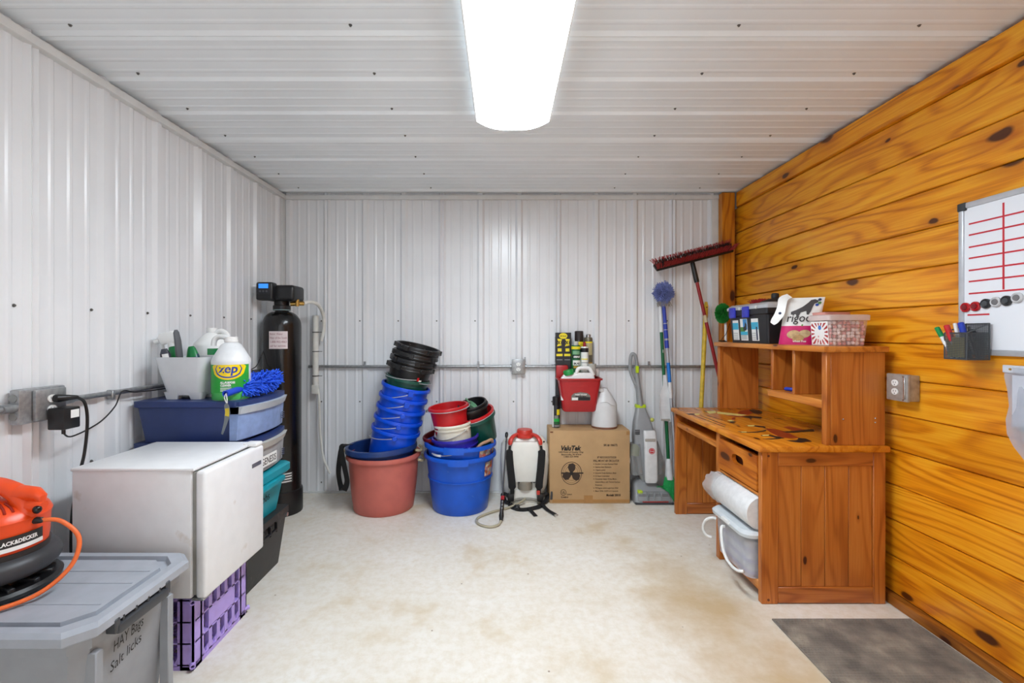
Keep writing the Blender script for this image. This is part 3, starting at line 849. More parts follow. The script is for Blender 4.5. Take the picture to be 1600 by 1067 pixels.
# things on the drawer stack
ZT = 0.9445
milky = M('milky_plastic', (226, 229, 232), 0.3, var=0.03, alpha=0.86)
cd = thing('cleaning_caddy', 'translucent white plastic tub holding spray bottles and a brush', 'tub', (-1.530, 2.235, ZT))
rings = []
for z, w, dpt in ((0.02, 0.085, 0.06), (0.06, 0.093, 0.07), (0.13, 0.108, 0.084), (0.19, 0.120, 0.092), (0.203, 0.124, 0.095)):
    rings.append(rrect(-w, w, -dpt, dpt, z, 0.03, 5))
inner = [[(x * 0.965, y * 0.96, z + 0.004 if z < 0.05 else z) for x, y, z in r] for r in reversed(rings)]
obj('tub', G().loft(rings + inner), milky, cd)
for sx in (-1, 1):
    for sy in (-1, 1):
        g = G(); g.loft([rrect(sx * 0.058 - 0.026, sx * 0.058 + 0.026, sy * 0.04 - 0.018, sy * 0.04 + 0.018, 0.0, 0.008), rrect(sx * 0.055 - 0.038, sx * 0.055 + 0.038, sy * 0.038 - 0.026, sy * 0.038 + 0.026, 0.035, 0.01)])
        obj('foot', g, milky, cd)

green_b = M('green_bottle', (14, 120, 62), 0.3)
sp = thing('spray_bottle', 'green spray bottle with a white trigger standing in the translucent tub', 'spray bottle', (-1.585, 2.250, ZT + 0.026), (0, -0.22, 0))
obj('bottle', G().lathe([(0, 0), (0.03, 0), (0.033, 0.01), (0.033, 0.13), (0.028, 0.18), (0.018, 0.225), (0.014, 0.235), (0, 0.235)], 20, sy=0.7), green_b, sp)
obj('label_band', patch(G(), 0.0332, 0.10, 0.17, -PI, 0, 12, sy=0.7), M('label_red', (190, 30, 40), 0.4), sp)
obj('collar', G().lathe([(0, 0.230), (0.017, 0.230), (0.017, 0.250), (0, 0.250)], 16), white_pl, sp)
g = G(); g.loft([rrect(-0.05, 0.045, -0.013, 0.013, 0.250, 0.012), rrect(-0.062, 0.040, -0.014, 0.014, 0.285, 0.013), rrect(-0.045, 0.020, -0.012, 0.012, 0.305, 0.011)])
obj('spray_head', g, white_pl, sp)
obj('nozzle', G().cyl((-0.055, 0, 0.274), (-0.078, 0, 0.270), 0.011, 12), white_pl, sp)
obj('trigger', G().tube(spline([(-0.04, 0, 0.262), (-0.046, 0, 0.24), (-0.040, 0, 0.205)], 4), 0.006, 8), white_pl, sp)

br = thing('scrub_brush', 'grey-handled scrub brush sticking up out of the translucent tub', 'brush', (-1.548, 2.205, ZT + 0.06), (0.05, -0.10, 0))
obj('handle', G().tube([(0, 0, 0.08), (0, 0, 0.155), (0.002, 0, 0.22), (0, 0, 0.262), (0, 0, 0.275)], [0.012, 0.020, 0.019, 0.016, 0.008], 14, flat=0.6), M('grip_grey', (86, 88, 92), 0.6), br)
obj('hang_hole', G().cyl((0.0, -0.014, 0.255), (0, 0.014, 0.255), 0.005, 10), M('hole_pale', (215, 215, 215), 0.6), br)
obj('head', G().box(-0.03, 0.03, -0.012, 0.012, 0.0, 0.085, 0.01, 2), green_b, br)
b2 = thing('cleaner_bottle', 'dark blue and green bottle leaning beside the brush in the tub', 'bottle', (-1.495, 2.24, ZT + 0.03), (0, -0.18, 0))
obj('bottle', G().lathe([(0, 0), (0.028, 0), (0.03, 0.01), (0.03, 0.175), (0.018, 0.215), (0.012, 0.225), (0, 0.225)], 18, sy=0.7), M('navy_bottle', (40, 52, 92), 0.3), b2)
obj('shoulder', G().lathe([(0.0305, 0.172), (0.0188, 0.2152), (0.0125, 0.2255), (0, 0.226)], 18, sy=0.72), green_b, b2)
b3 = thing('cleaner_bottle', 'black-sided squeeze bottle at the left rim of the translucent tub', 'bottle', (-1.592, 2.195, ZT + 0.03), (0, -0.17, 0.3))
obj('bottle', G().lathe([(0, 0), (0.02, 0), (0.022, 0.01), (0.022, 0.19), (0.012, 0.215), (0, 0.215)], 16, sy=0.6), M('slate_plastic', (60, 62, 74), 0.4), b3)
obj('stripe', patch(G(), 0.0222, 0.12, 0.19, -2.0, -0.8, 6, sy=0.6), paper, b3)

def jug(t, r, h, mat, capm, sx=1.0, sy=1.0, hand=1, neck_dx=0.0, shoulder=0.62, ncol=0.021):
    # gallon jug: body, sloped shoulder, neck, cap and a side loop handle
    prof = [(0, 0), (r * 0.94, 0), (r, 0.012), (r, h * shoulder), (r * 0.96, h * (shoulder + 0.04)), (r * 0.42, h * 0.90), (ncol, h * 0.93), (ncol, h * 0.955), (0, h * 0.955)]
    b = obj('body', G().lathe(prof, 36, sx=sx, sy=sy), mat, t)
    obj('neck_cap', G().lathe([(0, h * 0.94), (ncol + 0.004, h * 0.94), (ncol + 0.004, h * 1.0), (0, h * 1.0)], 24), capm, t)
    x = hand
    pts = spline([(x * ncol * 0.6, 0, h * 0.92), (x * r * 0.55, 0, h * 0.95), (x * r * 0.92, 0, h * 0.88), (x * r * 0.94, 0, h * 0.72), (x * r * 0.80, 0, h * 0.62)], 6)
    obj('handle', G().tube(pts, r * 0.16, 10), mat, t)
    return b
zp = thing('cleaner_jug', 'gallon jug of green zep all-purpose cleaner on the navy drawer', 'jug', (-1.322, 2.215, ZT))
R = 0.084
obj('body', G().lathe([(0, 0), (R * 0.95, 0), (R * 0.98, 0.006), (R * 0.96, 0.022), (R * 0.99, 0.03), (R, 0.035), (R, 0.168), (R * 1.02, 0.180), (R * 0.99, 0.192), (R * 0.52, 0.262), (0.026, 0.272), (0.024, 0.278), (0, 0.278)], 40), M('clear_white_hdpe', (226, 228, 230), 0.3, sss=0.0), zp)
obj('cap', G().lathe([(0, 0.274), (0.030, 0.274), (0.030, 0.284), (0.027, 0.286), (0.027, 0.300), (0, 0.300)], 24), white_pl, zp)
obj('handle', G().tube(spline([(-0.010, 0.012, 0.262), (-0.03, 0.02, 0.292), (-0.075, 0.03, 0.300), (-0.10, 0.03, 0.285), (-0.105, 0.03, 0.255)], 6), 0.013, 10), white_pl, zp)
ga = M('label_green', (38, 160, 58), 0.35)
obj('green_label', patch(G(), R, 0.036, 0.168, -PI, 0, 24), ga, zp)
obj('green_base', G().lathe([(R * 0.955, 0.001), (R * 0.99, 0.006), (R * 0.97, 0.022), (R * 1.0, 0.03), (R * 1.005, 0.036)], 40), M('green_liquid', (84, 190, 96), 0.25), zp)
def curved_disc(R_, ac, zc, ra, rz, lift, zmax, n=26, a_max=9):
    g = G(); V = []; 
    for i in range(n):
        t = 2 * PI * i / n
        V.append((ra * math.cos(t), min(zmax - zc, rz * math.sin(t))))
    P = [(math.cos(ac + u / R_) * (R_ + lift), math.sin(ac + u / R_) * (R_ + lift), zc + v) for u, v in V]
    # rows between left and right halves so that the sheet follows the curve
    cols = 12
    rows = []
    for c in range(cols + 1):
        u = -ra + 2 * ra * c / cols
        s = rz * math.sqrt(max(0, 1 - (u / ra) ** 2))
        a = ac + u / R_
        rows.append([(math.cos(a) * (R_ + lift), math.sin(a) * (R_ + lift), zc + v) for v in (-s, min(zmax - zc, s))])
    v, f = [], []
    for r_ in rows: v += r_
    for c in range(cols): f.append((2 * c, 2 * c + 2, 2 * c + 3, 2 * c + 1))
    g.add(v, f)
    return g
AC = math.radians(-68)
obj('yellow_panel', curved_disc(R, AC, 0.160, 0.080, 0.062, 0.0012, 0.168), M('label_yellow', (245, 212, 20), 0.35), zp)
obj('blue_oval', curved_disc(R, AC, 0.148, 0.060, 0.042, 0.0016, 0.1665), M('label_blue', (20, 62, 160), 0.35), zp)
obj('oval_center', curved_disc(R, AC, 0.1495, 0.054, 0.037, 0.0020, 0.168), M('label_yellow'), zp)
text('zep', FB, (0, 0, 0.131), 0.058, M('label_blue'), zp, width=0.082, bold=0.0014, shear=0.15, wrap=(R, AC - 0.041 / R), lift=0.0026)
text('ALL-PURPOSE', FB, (0, 0, 0.080), 0.014, paper, zp, width=0.062, bold=0.0006, wrap=(R, AC - 0.40), lift=0.0016)
text('CLEANER', FB, (0, 0, 0.067), 0.014, paper, zp, width=0.046, bold=0.0006, wrap=(R, AC - 0.40), lift=0.0016)
for k in range(4):
    obj('small_print', patch(G(), R, 0.044 + 0.005 * k, 0.0462 + 0.005 * k, AC - 0.40, AC + 0.15, 6, lift=0.0016), paper, zp)
wj = thing('white_jug', 'plain white jug with a yellow cap behind the translucent tub', 'jug', (-1.552, 2.430, ZT))
jug(wj, 0.088, 0.345, white_pl, white_pl, shoulder=0.72, hand=1)
obj('yellow_cap', G().lathe([(0, 0), (0.018, 0), (0.018, 0.016), (0, 0.016)], 20, mtx=Matrix.Translation((0.035, 0.03, 0.298))), M('cap_yellow', (208, 196, 30), 0.4), wj)
obj('green_tag', patch(G(), 0.0885, 0.205, 0.238, -1.25, -0.55, 8), green_b, wj)

bluem = M('bright_blue_fibre', (30, 92, 232), 0.7, var=0.15, scale=60)
bd_ = thing('blue_duster', 'bright blue microfibre noodle duster lying on the navy drawer', 'duster', (-1.24, 2.22, ZT + 0.03))
ax0, ax1 = Vector((-0.025, -0.125, 0.012)), Vector((0.000, 0.26, 0.045))
obj('handle', G().lathe([(0.010, -0.02), (0.0155, -0.02), (0.0155, 0.12), (0.0, 0.12), (0.0, 0.0), (0.010, 0.0), (0.010, -0.02)], 16, mtx=Matrix.Translation(ax0) @ (ax1 - ax0).to_track_quat('Z', 'Y').to_matrix().to_4x4()), M('blue_handle', (28, 70, 200), 0.4), bd_)
g = G()
dirv = (ax1 - ax0).normalized()
for i in range(620):
    t = random.uniform(0.22, 1.0)
    c = ax0.lerp(ax1, t)
    a = random.uniform(0, 2 * PI)
    u = dirv.orthogonal().normalized(); w = dirv.cross(u)
    o = (u * math.cos(a) + w * math.sin(a))
    L = random.uniform(0.040, 0.064) * (0.75 + 0.35 * math.sin(PI * min(1, (t - 0.15) / 0.9)))
    p1 = c + o * L * 0.6 + dirv * random.uniform(-0.01, 0.015)
    p2 = c + o * L + dirv * random.uniform(-0.02, 0.03) + Vector((0, 0, -0.004))
    for p in (p1, p2): p.z = max(p.z, -0.024)
    g.tube([c + o * 0.008, p1, p2], [0.0042, 0.0048, 0.003], 5)
stuff(obj('noodles', g, bluem, bd_))
g = G(); g.tube(spline([ax0 + Vector((0.0, -0.015, 0.0)), ax0 + Vector((0.012, -0.03, -0.02)), ax0 + Vector((0.008, -0.022, -0.045)), ax0 + Vector((-0.004, -0.022, -0.02)), ax0 + Vector((0.0, -0.015, 0.0))], 5), 0.0022, 6)
obj('hang_loop', g, white_pl, bd_)
tg = spline([ax0 + Vector((0.004, -0.024, -0.045)), ax0 + Vector((0.012, -0.026, -0.085)), ax0 + Vector((0.004, -0.026, -0.13)), ax0 + Vector((-0.014, -0.024, -0.185))], 5)
obj('hang_tag', G().strap(tg, [0.010, 0.022, 0.028, 0.03, 0.03, 0.03, 0.03, 0.03, 0.026, 0.022, 0.02, 0.018, 0.016, 0.014, 0.012, 0.01][:len(tg)], 0.0012, (0.9, -0.3, 0)), M('tag_grey', (120, 126, 130), 0.5), bd_)
obj('tag_print', G().strap(tg[3:8], 0.024, 0.0026, (0.9, -0.3, 0)), M('tag_yellow', (222, 196, 50), 0.5), bd_)

# ---------------------------------------------------------------- water softener tank
ws = thing('water_softener', 'tall black water softener tank with a digital control head', 'tank', (-1.572, 3.235, 0.0))
tankm = M('tank_black', (24, 23, 23), 0.22, var=0.25, scale=30, bump=0.25, bscale=70)
R = 0.128
prof = [(0.0, 0.0), (R + 0.008, 0.0), (R + 0.010, 0.01), (R + 0.010, 0.15), (R + 0.006, 0.162), (R, 0.165)]
obj('boot', G().lathe(prof, 40), black_pl, ws)
prof = [(0, 0.03), (R, 0.16), (R, 1.31)] + [(0.045 + (R - 0.045) * math.cos(t), 1.31 + 0.105 * math.sin(t)) for t in [PI / 2 * i / 8 for i in range(1, 9)]] + [(0.045, 1.425), (0, 1.425)]
obj('tank_body', G().lathe(prof, 44), tankm, ws)
obj('neck', G().lathe([(0, 1.42), (0.055, 1.42), (0.058, 1.43), (0.058, 1.455), (0.050, 1.46), (0.050, 1.49), (0, 1.49)], 24), black_pl, ws)
obj('neck_band', G().lathe([(0.0565, 1.424), (0.060, 1.424), (0.060, 1.428), (0.0565, 1.428)], 24), M('pale_band', (150, 175, 175), 0.4), ws)
hd = obj('control_head', G().box(-0.085, 0.125, -0.09, 0.09, 1.487, 1.597, 0.022, 3), black_pl, ws)
obj('control_panel', G().box(-0.115, 0.000, -0.135, -0.06, 1.487, 1.612, 0.014, 3), black_pl, ws)
pn = ws.children[-1]
obj('panel_face', G().box(-0.098, -0.016, -0.1375, -0.134, 1.528, 1.606, 0.002), M('panel_dark', (34, 35, 40), 0.3), pn)
def screen():
    m, nt, p = nodes_of('lcd_screen')
    p.inputs['Base Color'].default_value = rgb(40, 110, 200)
    p.inputs['Emission Color'].default_value = rgb(50, 130, 235); p.inputs['Emission Strength'].default_value = 0.55
    return m
obj('screen', G().box(-0.092, -0.026, -0.1395, -0.1370, 1.568, 1.599, 0.001), screen(), pn)
for k in range(3):
    obj('button', G().cyl((-0.082 + 0.022 * k, -0.1370, 1.548), (-0.082 + 0.022 * k, -0.1395, 1.548), 0.007, 12), M('button_grey', (84, 84, 88), 0.5), pn)
obj('yoke', G().tube([(0.06, 0.0, 1.47), (0.12, 0.02, 1.475), (0.145, 0.03, 1.475)], 0.016, 12), brass, ws)
obj('valve', G().tube([(0.115, -0.012, 1.452), (0.115, -0.012, 1.500)], 0.013, 10), brass, ws)
obj('paper_label', patch(G(), R, 1.155, 1.275, math.radians(-102), math.radians(-48), 8), M('label_cream', (228, 215, 215), 0.6), ws)
pink = M('label_ink', (150, 80, 92), 0.6)
for k, (s, w) in enumerate((('Better Water', 0.082), ('Filter of the South', 0.108), ('1-888-902-4063', 0.104), ('call for service', 0.100))):
    text(s, FB, (0, 0, 1.250 - 0.027 * k), 0.021, pink, ws, width=w, wrap=(R, math.radians(-99)), lift=0.0012)
obj('data_label', patch(G(), R, 0.23, 0.30, math.radians(-75), math.radians(-32), 6), M('label_lines', (60, 60, 62), 0.5), ws)
for k in range(4):
    obj('data_line', patch(G(), R, 0.235 + 0.018 * k, 0.243 + 0.018 * k, math.radians(-70), math.radians(-36), 6, lift=0.0012), paper, ws)
pv = thing('drain_pipe', 'white plastic water pipe strapped to the wall behind the tank', 'pipe', (-1.45, 3.55, 0.3), world=True)
pvc = M('pvc_white', (228, 226, 218), 0.4)
obj('riser', G().tube([(-1.462, 3.55, 0.80), (-1.462, 3.55, 1.40)], 0.022, 14), pvc, pv)
obj('elbow_hose', G().tube(spline([(-1.43, 3.27, 1.478), (-1.40, 3.32, 1.49), (-1.385, 3.42, 1.47), (-1.395, 3.53, 1.40), (-1.40, 3.555, 1.30), (-1.42, 3.555, 1.2)], 7), 0.013, 10), pvc, pv)
obj('drain_hose', G().tube(spline([(-1.44, 3.55, 0.83), (-1.43, 3.545, 0.70), (-1.425, 3.545, 0.50), (-1.40, 3.545, 0.30), (-1.345, 3.54, 0.17)], 7), 0.009, 10), pvc, pv)
obj('junction', G().box(-1.485, -1.440, 3.525, 3.575, 0.79, 0.86, 0.006, 2), pvc, pv)
for z in (0.93, 1.12, 1.27):
    g = G(); g.lathe([(0.0225, z - 0.003), (0.0245, z - 0.003), (0.0245, z + 0.003), (0.0225, z + 0.003)], 14, mtx=Matrix.Translation((-1.462, 3.55, 0)))
    g.box(-1.45, -1.41, 3.546, 3.552, z - 0.002, z + 0.002)
    obj('cable_tie', g, black_pl, pv)
# ================================================================ BACK WALL, BUCKETS
blue_tub = M('tub_blue', (10, 88, 205), 0.38, var=0.08, scale=10, dirt=((120, 150, 200), 0.70, 40))
navy_tub = M('tub_navy', (28, 58, 118), 0.4, var=0.08)
salmon = M('tub_salmon', (196, 104, 92), 0.5, var=0.06, scale=10, dirt=((170, 70, 66), 0.72, 14))
blue_bk = M('bucket_blue', (0, 76, 214), 0.32, var=0.06)
black_bk = M('bucket_black', (26, 26, 28), 0.4, var=0.3, dirt=((110, 108, 104), 0.66, 40))
green_bk = M('bucket_green', (10, 74, 62), 0.35, var=0.1, dirt=((60, 110, 95), 0.70, 50))
red_bk = M('bucket_red', (196, 22, 30), 0.35, var=0.06)
dkred_bk = M('bucket_dark_red', (120, 22, 24), 0.4)
white_bk = M('bucket_white', (228, 222, 206), 0.45, var=0.04)
violet_bk = M('bucket_violet', (44, 36, 160), 0.35, var=0.06)
wire = M('bail_wire', (196, 196, 198), 0.35, 0.5)
def pail(t, rb, rt, h, mat, lip=0.010, liph=0.022, bands=(), th=0.004, n=44, wall_bow=0.0):
    prof = [(0, 0.0), (rb - 0.006, 0.0), (rb, 0.006)]
    def rad(z): return rb + (rt - rb) * (z / h) + wall_bow * math.sin(PI * z / h)
    for k in range(1, 5): prof.append((rad(h * 0.2 * k), h * 0.2 * k))
    prof += [(rad(h - liph), h - liph), (rt + lip, h - liph), (rt + lip + 0.001, h - liph * 0.4), (rt + lip - 0.003, h), (rt - th, h - 0.001), (rt - th - 0.002, h - liph)]
    prof += [(rad(h * 0.5) - th, h * 0.5), (rb - th, 0.010), (0, 0.010)]
    b = obj('body', G().lathe(prof, n), mat, t)
    for z in bands:
        r = rad(z)
        obj('rim_band', G().lathe([(r - 0.001, z - 0.005), (r + 0.007, z - 0.004), (r + 0.007, z + 0.004), (r - 0.001, z + 0.005)], n), mat, t)
    return rad
def bail(t, r, ze, az, phi, mat=wire, earm=None, ear=0.016, wr=0.0030, grip=None, square=False, k=1.0):
    ca, sa = math.cos(az), math.sin(az)
    def rotp(x, y, z): return (x * ca - y * sa, x * sa + y * ca, z)
    N = 20
    P = []
    for i in range(N + 1):
        a = PI * i / N
        P.append(rotp(r * math.cos(a) * 1.0, r * math.sin(a) * math.cos(phi) * k, ze + r * math.sin(a) * math.sin(phi)))
    obj('bail_handle', G().tube(P, wr, 6), mat, t)
    if earm:
        for s in (1, -1):
            g = G()
            if square: g.box(-0.014, 0.012, -ear, ear, -ear * 1.1, ear * 1.1, 0.002)
            else: g.lathe([(0, -0.014), (ear, -0.014), (ear, 0.009), (ear * 0.8, 0.012), (0, 0.012)], 16, mtx=Matrix.Rotation(PI / 2, 4, 'Y'))
            a = az if s > 0 else az + PI
            g.xf(Matrix.Translation((math.cos(a) * (r - 0.003), math.sin(a) * (r - 0.003), ze)) @ Matrix.Rotation(a, 4, 'Z'))
            obj('ear', g, earm, t)
    if grip:
        i0, i1 = grip[0], grip[1]
        obj('grip', G().tube(P[i0:i1], 0.008, 10), white_pl, t)
def tilt(loc, ax_deg, ay_deg, az=0.0):
    return Matrix.Translation(loc) @ Matrix.Rotation(math.radians(ay_deg), 4, 'Y') @ Matrix.Rotation(math.radians(ax_deg), 4, 'X') @ Matrix.Rotation(az, 4, 'Z')

# salmon tub with navy tub inside
SX, SY = -0.868, 3.32
ts = thing('muck_tub', 'faded salmon pink muck tub standing on the concrete floor', 'tub', (SX, SY, 0))
pail(ts, 0.212, 0.248, 0.40, salmon, lip=0.016, liph=0.028, wall_bow=0.006)
tn = thing('muck_tub', 'navy blue muck tub nested inside the salmon pink tub', 'tub', mtx=tilt((SX - 0.005, SY, 0.060), 0, -2.0))
pail(tn, 0.200, 0.235, 0.395, navy_tub, lip=0.020, liph=0.034)
for nm, t_, z in (('rope', ts, 0.36), ('rope', tn, 0.36)):
    for s in (1, -1):
        g = G().tube(spline([(s * 0.262, -0.07, z), (s * 0.283, -0.05, z - 0.01), (s * 0.290, 0.0, z - 0.02), (s * 0.283, 0.05, z - 0.01), (s * 0.262, 0.07, z)], 4), 0.009, 8)
        obj('rope_handle', g, M('rope_cream', (188, 172, 136), 0.9, bump=0.6, bscale=200), t_)
st = thing('nylon_strap', 'black nylon strap looped over the rim of the salmon tub', 'strap', (SX - 0.25, SY - 0.1, 0.17), world=True)
pts = spline([(SX - 0.20, SY - 0.10, 0.475), (SX - 0.235, SY - 0.125, 0.478), (SX - 0.262, SY - 0.135, 0.455), (SX - 0.280, SY - 0.13, 0.36), (SX - 0.292, SY - 0.11, 0.27), (SX - 0.27, SY - 0.125, 0.185), (SX - 0.232, SY - 0.17, 0.180), (SX - 0.205, SY - 0.19, 0.24), (SX - 0.218, SY - 0.19, 0.32), (SX - 0.245, SY - 0.165, 0.40), (SX - 0.255, SY - 0.155, 0.472), (SX - 0.225, SY - 0.15, 0.482)], 6)
obj('band', G().strap(pts, 0.044, 0.003, (1.0, -0.5, 0.05)), black_fab, st)

# leaning blue stack
ordn = ['lowest', 'second', 'third', 'fourth', 'topmost']
LEAN = math.radians(13.0)
BH = 0.39
axis = Vector((math.sin(LEAN), 0.02, math.cos(LEAN))).normalized()
top0 = Vector((-0.776, 3.325, 0.575))            # centre of the lowest blue rim
bdefs = []
for k in range(5):
    lab = ['lowest bright blue bucket of the leaning stack, resting in the navy tub', 'second bright blue bucket from the bottom of the leaning stack',
           'middle bright blue bucket of the five in the leaning stack', 'second bright blue bucket from the top of the leaning stack',
           'topmost bright blue bucket of the stack, right under the green rim'][k]
    c = top0 + axis * (0.080 * k - BH)
    b = thing('blue_bucket', lab, 'bucket', mtx=tilt(c, 1.0, 13.0), group='bright blue buckets in the leaning stack')
    pail(b, 0.140, 0.166, BH, blue_bk, lip=0.011, liph=0.024)
    bail(b, 0.181, BH - 0.030, math.radians(-72 + 3 * (k - 2)), math.radians(197 + 2 * k), earm=blue_bk, ear=0.018, square=(k > 2))
zc = 0.080 * 4
gb = thing('green_bucket', 'dark green bucket nested between the blue buckets and the black ones', 'bucket', mtx=tilt(top0 + axis * (zc + 0.058 - 0.33), 1.0, 13.0))
pail(gb, 0.130, 0.150, 0.33, green_bk, lip=0.012, liph=0.024)
bail(gb, 0.170, 0.322, math.radians(-50), math.radians(-4), earm=None)
for k in range(4):
    lab = ['lowest black bucket of the leaning stack, with a red and white tag', 'second black bucket rim from the bottom of the leaning stack',
           'third black bucket rim from the bottom of the leaning stack', 'black bucket on the very top of the leaning stack'][k]
    dz = zc + 0.058 + 0.092 + 0.047 * k
    b = thing('black_bucket', lab, 'bucket', mtx=tilt(top0 + axis * (dz - 0.20) + Vector((0.006 * k, 0, 0)), 1.0 + 0.6 * k, 13.0 + 0.5 * k, 0.7 * k), group='black buckets on the leaning stack')
    pail(b, 0.130, 0.150, 0.20, black_bk, lip=0.014, liph=0.024)
    obj('rim_flange', G().lathe([(0.150, 0.168), (0.168, 0.168), (0.170, 0.173), (0.168, 0.178), (0.150, 0.178)], 44), black_bk, b)
    for a in range(6):
        t = a * PI / 3 + 0.2
        g = G().box(0.15, 0.176, -0.016, 0.016, 0.166, 0.198, 0.002, mtx=Matrix.Rotation(t, 4, 'Z'))
        obj('rim_clip', g, black_bk, b)
    if k == 0:
        bail(b, 0.172, 0.12, math.radians(-60), math.radians(187), earm=None, wr=0.003)
        g = patch(G(), 0.152, 0.085, 0.118, math.radians(-52), math.radians(-42), 3)
        obj('tag_white', g, paper, b)
        g = patch(G(), 0.152, 0.110, 0.135, math.radians(-56), math.radians(-50), 3, lift=0.001)
        obj('tag_red', g, red_bk, b)

# blue tub pair
BX, BY = -0.312, 3.325
t1 = thing('blue_tub', 'outer large blue tub with an orange picture sticker, standing on the floor', 'tub', (BX, BY, 0))
rad1 = pail(t1, 0.200, 0.248, 0.405, blue_tub, lip=0.014, liph=0.026, bands=(0.235,))
t2 = thing('blue_tub', 'inner large blue tub nested in the outer one, holding small buckets', 'tub', (BX + 0.002, BY - 0.002, 0.080))
pail(t2, 0.195, 0.240, 0.40, blue_tub, lip=0.020, liph=0.026)
for t_, zz, aa in ((t1, 0.362, math.radians(-88)), (t2, 0.362, math.radians(-95))):
    g = G(); R0 = 0.262
    rings = []
    for i in range(9):
        a = aa - 0.26 + 0.52 * i / 8
        rings.append([((R0 + d) * math.cos(a), (R0 + d) * math.sin(a), z) for d, z in ((-0.006, zz), (0.008, zz), (0.008, zz + 0.045), (-0.006, zz + 0.045))])
    g.loft(rings)
    obj('grip_pad', g, blue_tub, t_)
def sticker_mat():
    m, nt, p = nodes_of('picture_sticker')
    tc = nd(nt, 'ShaderNodeTexCoord')
    vo = nd(nt, 'ShaderNodeTexVoronoi'); vo.inputs['Scale'].default_value = 45; nt.links.new(tc.outputs['Object'], vo.inputs['Vector'])
    sp_ = nd(nt, 'ShaderNodeSeparateColor'); nt.links.new(vo.outputs['Color'], sp_.inputs[0])
    col = ramp(nt, sp_.outputs[0], [(0.0, rgb(60, 90, 50)), (0.3, rgb(226, 214, 190)), (0.5, rgb(90, 64, 44)), (0.7, rgb(218, 88, 34)), (1.0, rgb(120, 150, 170))])
    nt.links.new(col, p.inputs['Base Color']); p.inputs['Roughness'].default_value = 0.35
    return m
stm = sticker_mat()
g = G(); g.lathe([(0.2370, 0.265), (0.2455, 0.360)], 8, math.radians(-40), math.radians(-17))
obj('picture_sticker', g, stm, t1)
g = G(); g.lathe([(0.2366, 0.262), (0.2408, 0.308)], 8, math.radians(-40), math.radians(-19))
obj('sticker_band', g, M('sticker_orange', (222, 80, 30), 0.4, var=0.2, scale=60), t1)
g = G(); g.lathe([(0.2376, 0.325), (0.2426, 0.372)], 8, math.radians(-52), math.radians(-22))
obj('picture_sticker', g, stm, t2)

vb = thing('violet_bucket', 'violet blue bucket in the blue tub holding the white bucket', 'bucket', mtx=tilt((-0.318, 3.250, 0.262), 2, -5))
pail(vb, 0.128, 0.160, 0.275, violet_bk, lip=0.008, liph=0.018, bands=(0.215,))
bail(vb, 0.172, 0.205, math.radians(-52), math.radians(190), earm=violet_bk, ear=0.014, grip=(8, 13))
wb_ = thing('white_bucket', 'dirty white bucket between the red bucket and the violet bucket', 'bucket', mtx=tilt((-0.325, 3.250, 0.300), 2, -6))
pail(wb_, 0.112, 0.126, 0.330, white_bk, lip=0.007, liph=0.016, bands=(0.295,))
bail(wb_, 0.136, 0.292, math.radians(-40), math.radians(204), earm=white_bk, ear=0.010, grip=(14, 18))
rb_ = thing('red_bucket', 'bright red bucket on top of the white bucket, open at the top', 'bucket', mtx=tilt((-0.366, 3.250, 0.545), 3, -7))
pail(rb_, 0.112, 0.134, 0.205, red_bk, lip=0.011, liph=0.022)
bail(rb_, 0.152, 0.192, math.radians(18), math.radians(183), earm=M('ear_grey', (110, 108, 104), 0.5, 0.3), ear=0.009)
dr_ = thing('dark_red_bucket', 'dark red bucket half hidden at the left inside the blue tub', 'bucket', mtx=tilt((-0.385, 3.385, 0.235), 4, -10))
pail(dr_, 0.125, 0.150, 0.30, dkred_bk)
g2 = thing('green_bucket', 'dark green bucket tilted in the right of the blue tub', 'bucket', mtx=tilt((-0.160, 3.405, 0.462), 13, -15))
pail(g2, 0.118, 0.145, 0.205, green_bk, lip=0.010, liph=0.020)
r2 = thing('red_bucket', 'red-rimmed bucket nested inside the tilted green bucket', 'bucket', mtx=tilt((-0.163, 3.400, 0.488), 13, -15))
pail(r2, 0.108, 0.137, 0.205, red_bk, lip=0.011, liph=0.020)
bail(r2, 0.154, 0.192, math.radians(-20), math.radians(183), earm=None)
k1_ = thing('black_bucket', 'black bucket inside the red-rimmed one, with a pale green scoop in it', 'bucket', mtx=tilt((-0.192, 3.385, 0.555), 14, -12))
pail(k1_, 0.090, 0.112, 0.19, black_bk, lip=0.009, liph=0.018)
k2_ = thing('black_bucket', 'smaller black pot pushed into the topmost black bucket', 'bucket', mtx=tilt((-0.190, 3.383, 0.582), 14, -13))
pail(k2_, 0.082, 0.100, 0.18, black_bk, lip=0.009, liph=0.016)
sc_ = thing('green_scoop', 'pale green plastic scoop lying inside the black pot', 'scoop', mtx=tilt((-0.235, 3.355, 0.715), 20, 40))
obj('bowl', G().lathe([(0, 0), (0.035, 0.004), (0.042, 0.03), (0.038, 0.03), (0.032, 0.008), (0, 0.006)], 18, sy=0.7), M('pale_green', (120, 170, 135), 0.5), sc_)
obj('handle', G().tube([(-0.03, 0, 0.02), (-0.075, 0, 0.03)], 0.007, 8), M('pale_green'), sc_)
hs_ = thing('tan_hose', 'short tan rubber hose curving over the rim inside the blue tub', 'hose', (-0.13, 3.2, 0.40), world=True)
obj('hose', G().tube(spline([(-0.20, 3.150, 0.44), (-0.155, 3.165, 0.488), (-0.115, 3.19, 0.502), (-0.078, 3.24, 0.500), (-0.085, 3.30, 0.40)], 7), 0.011, 10), M('tan_rubber', (178, 140, 112), 0.6), hs_)

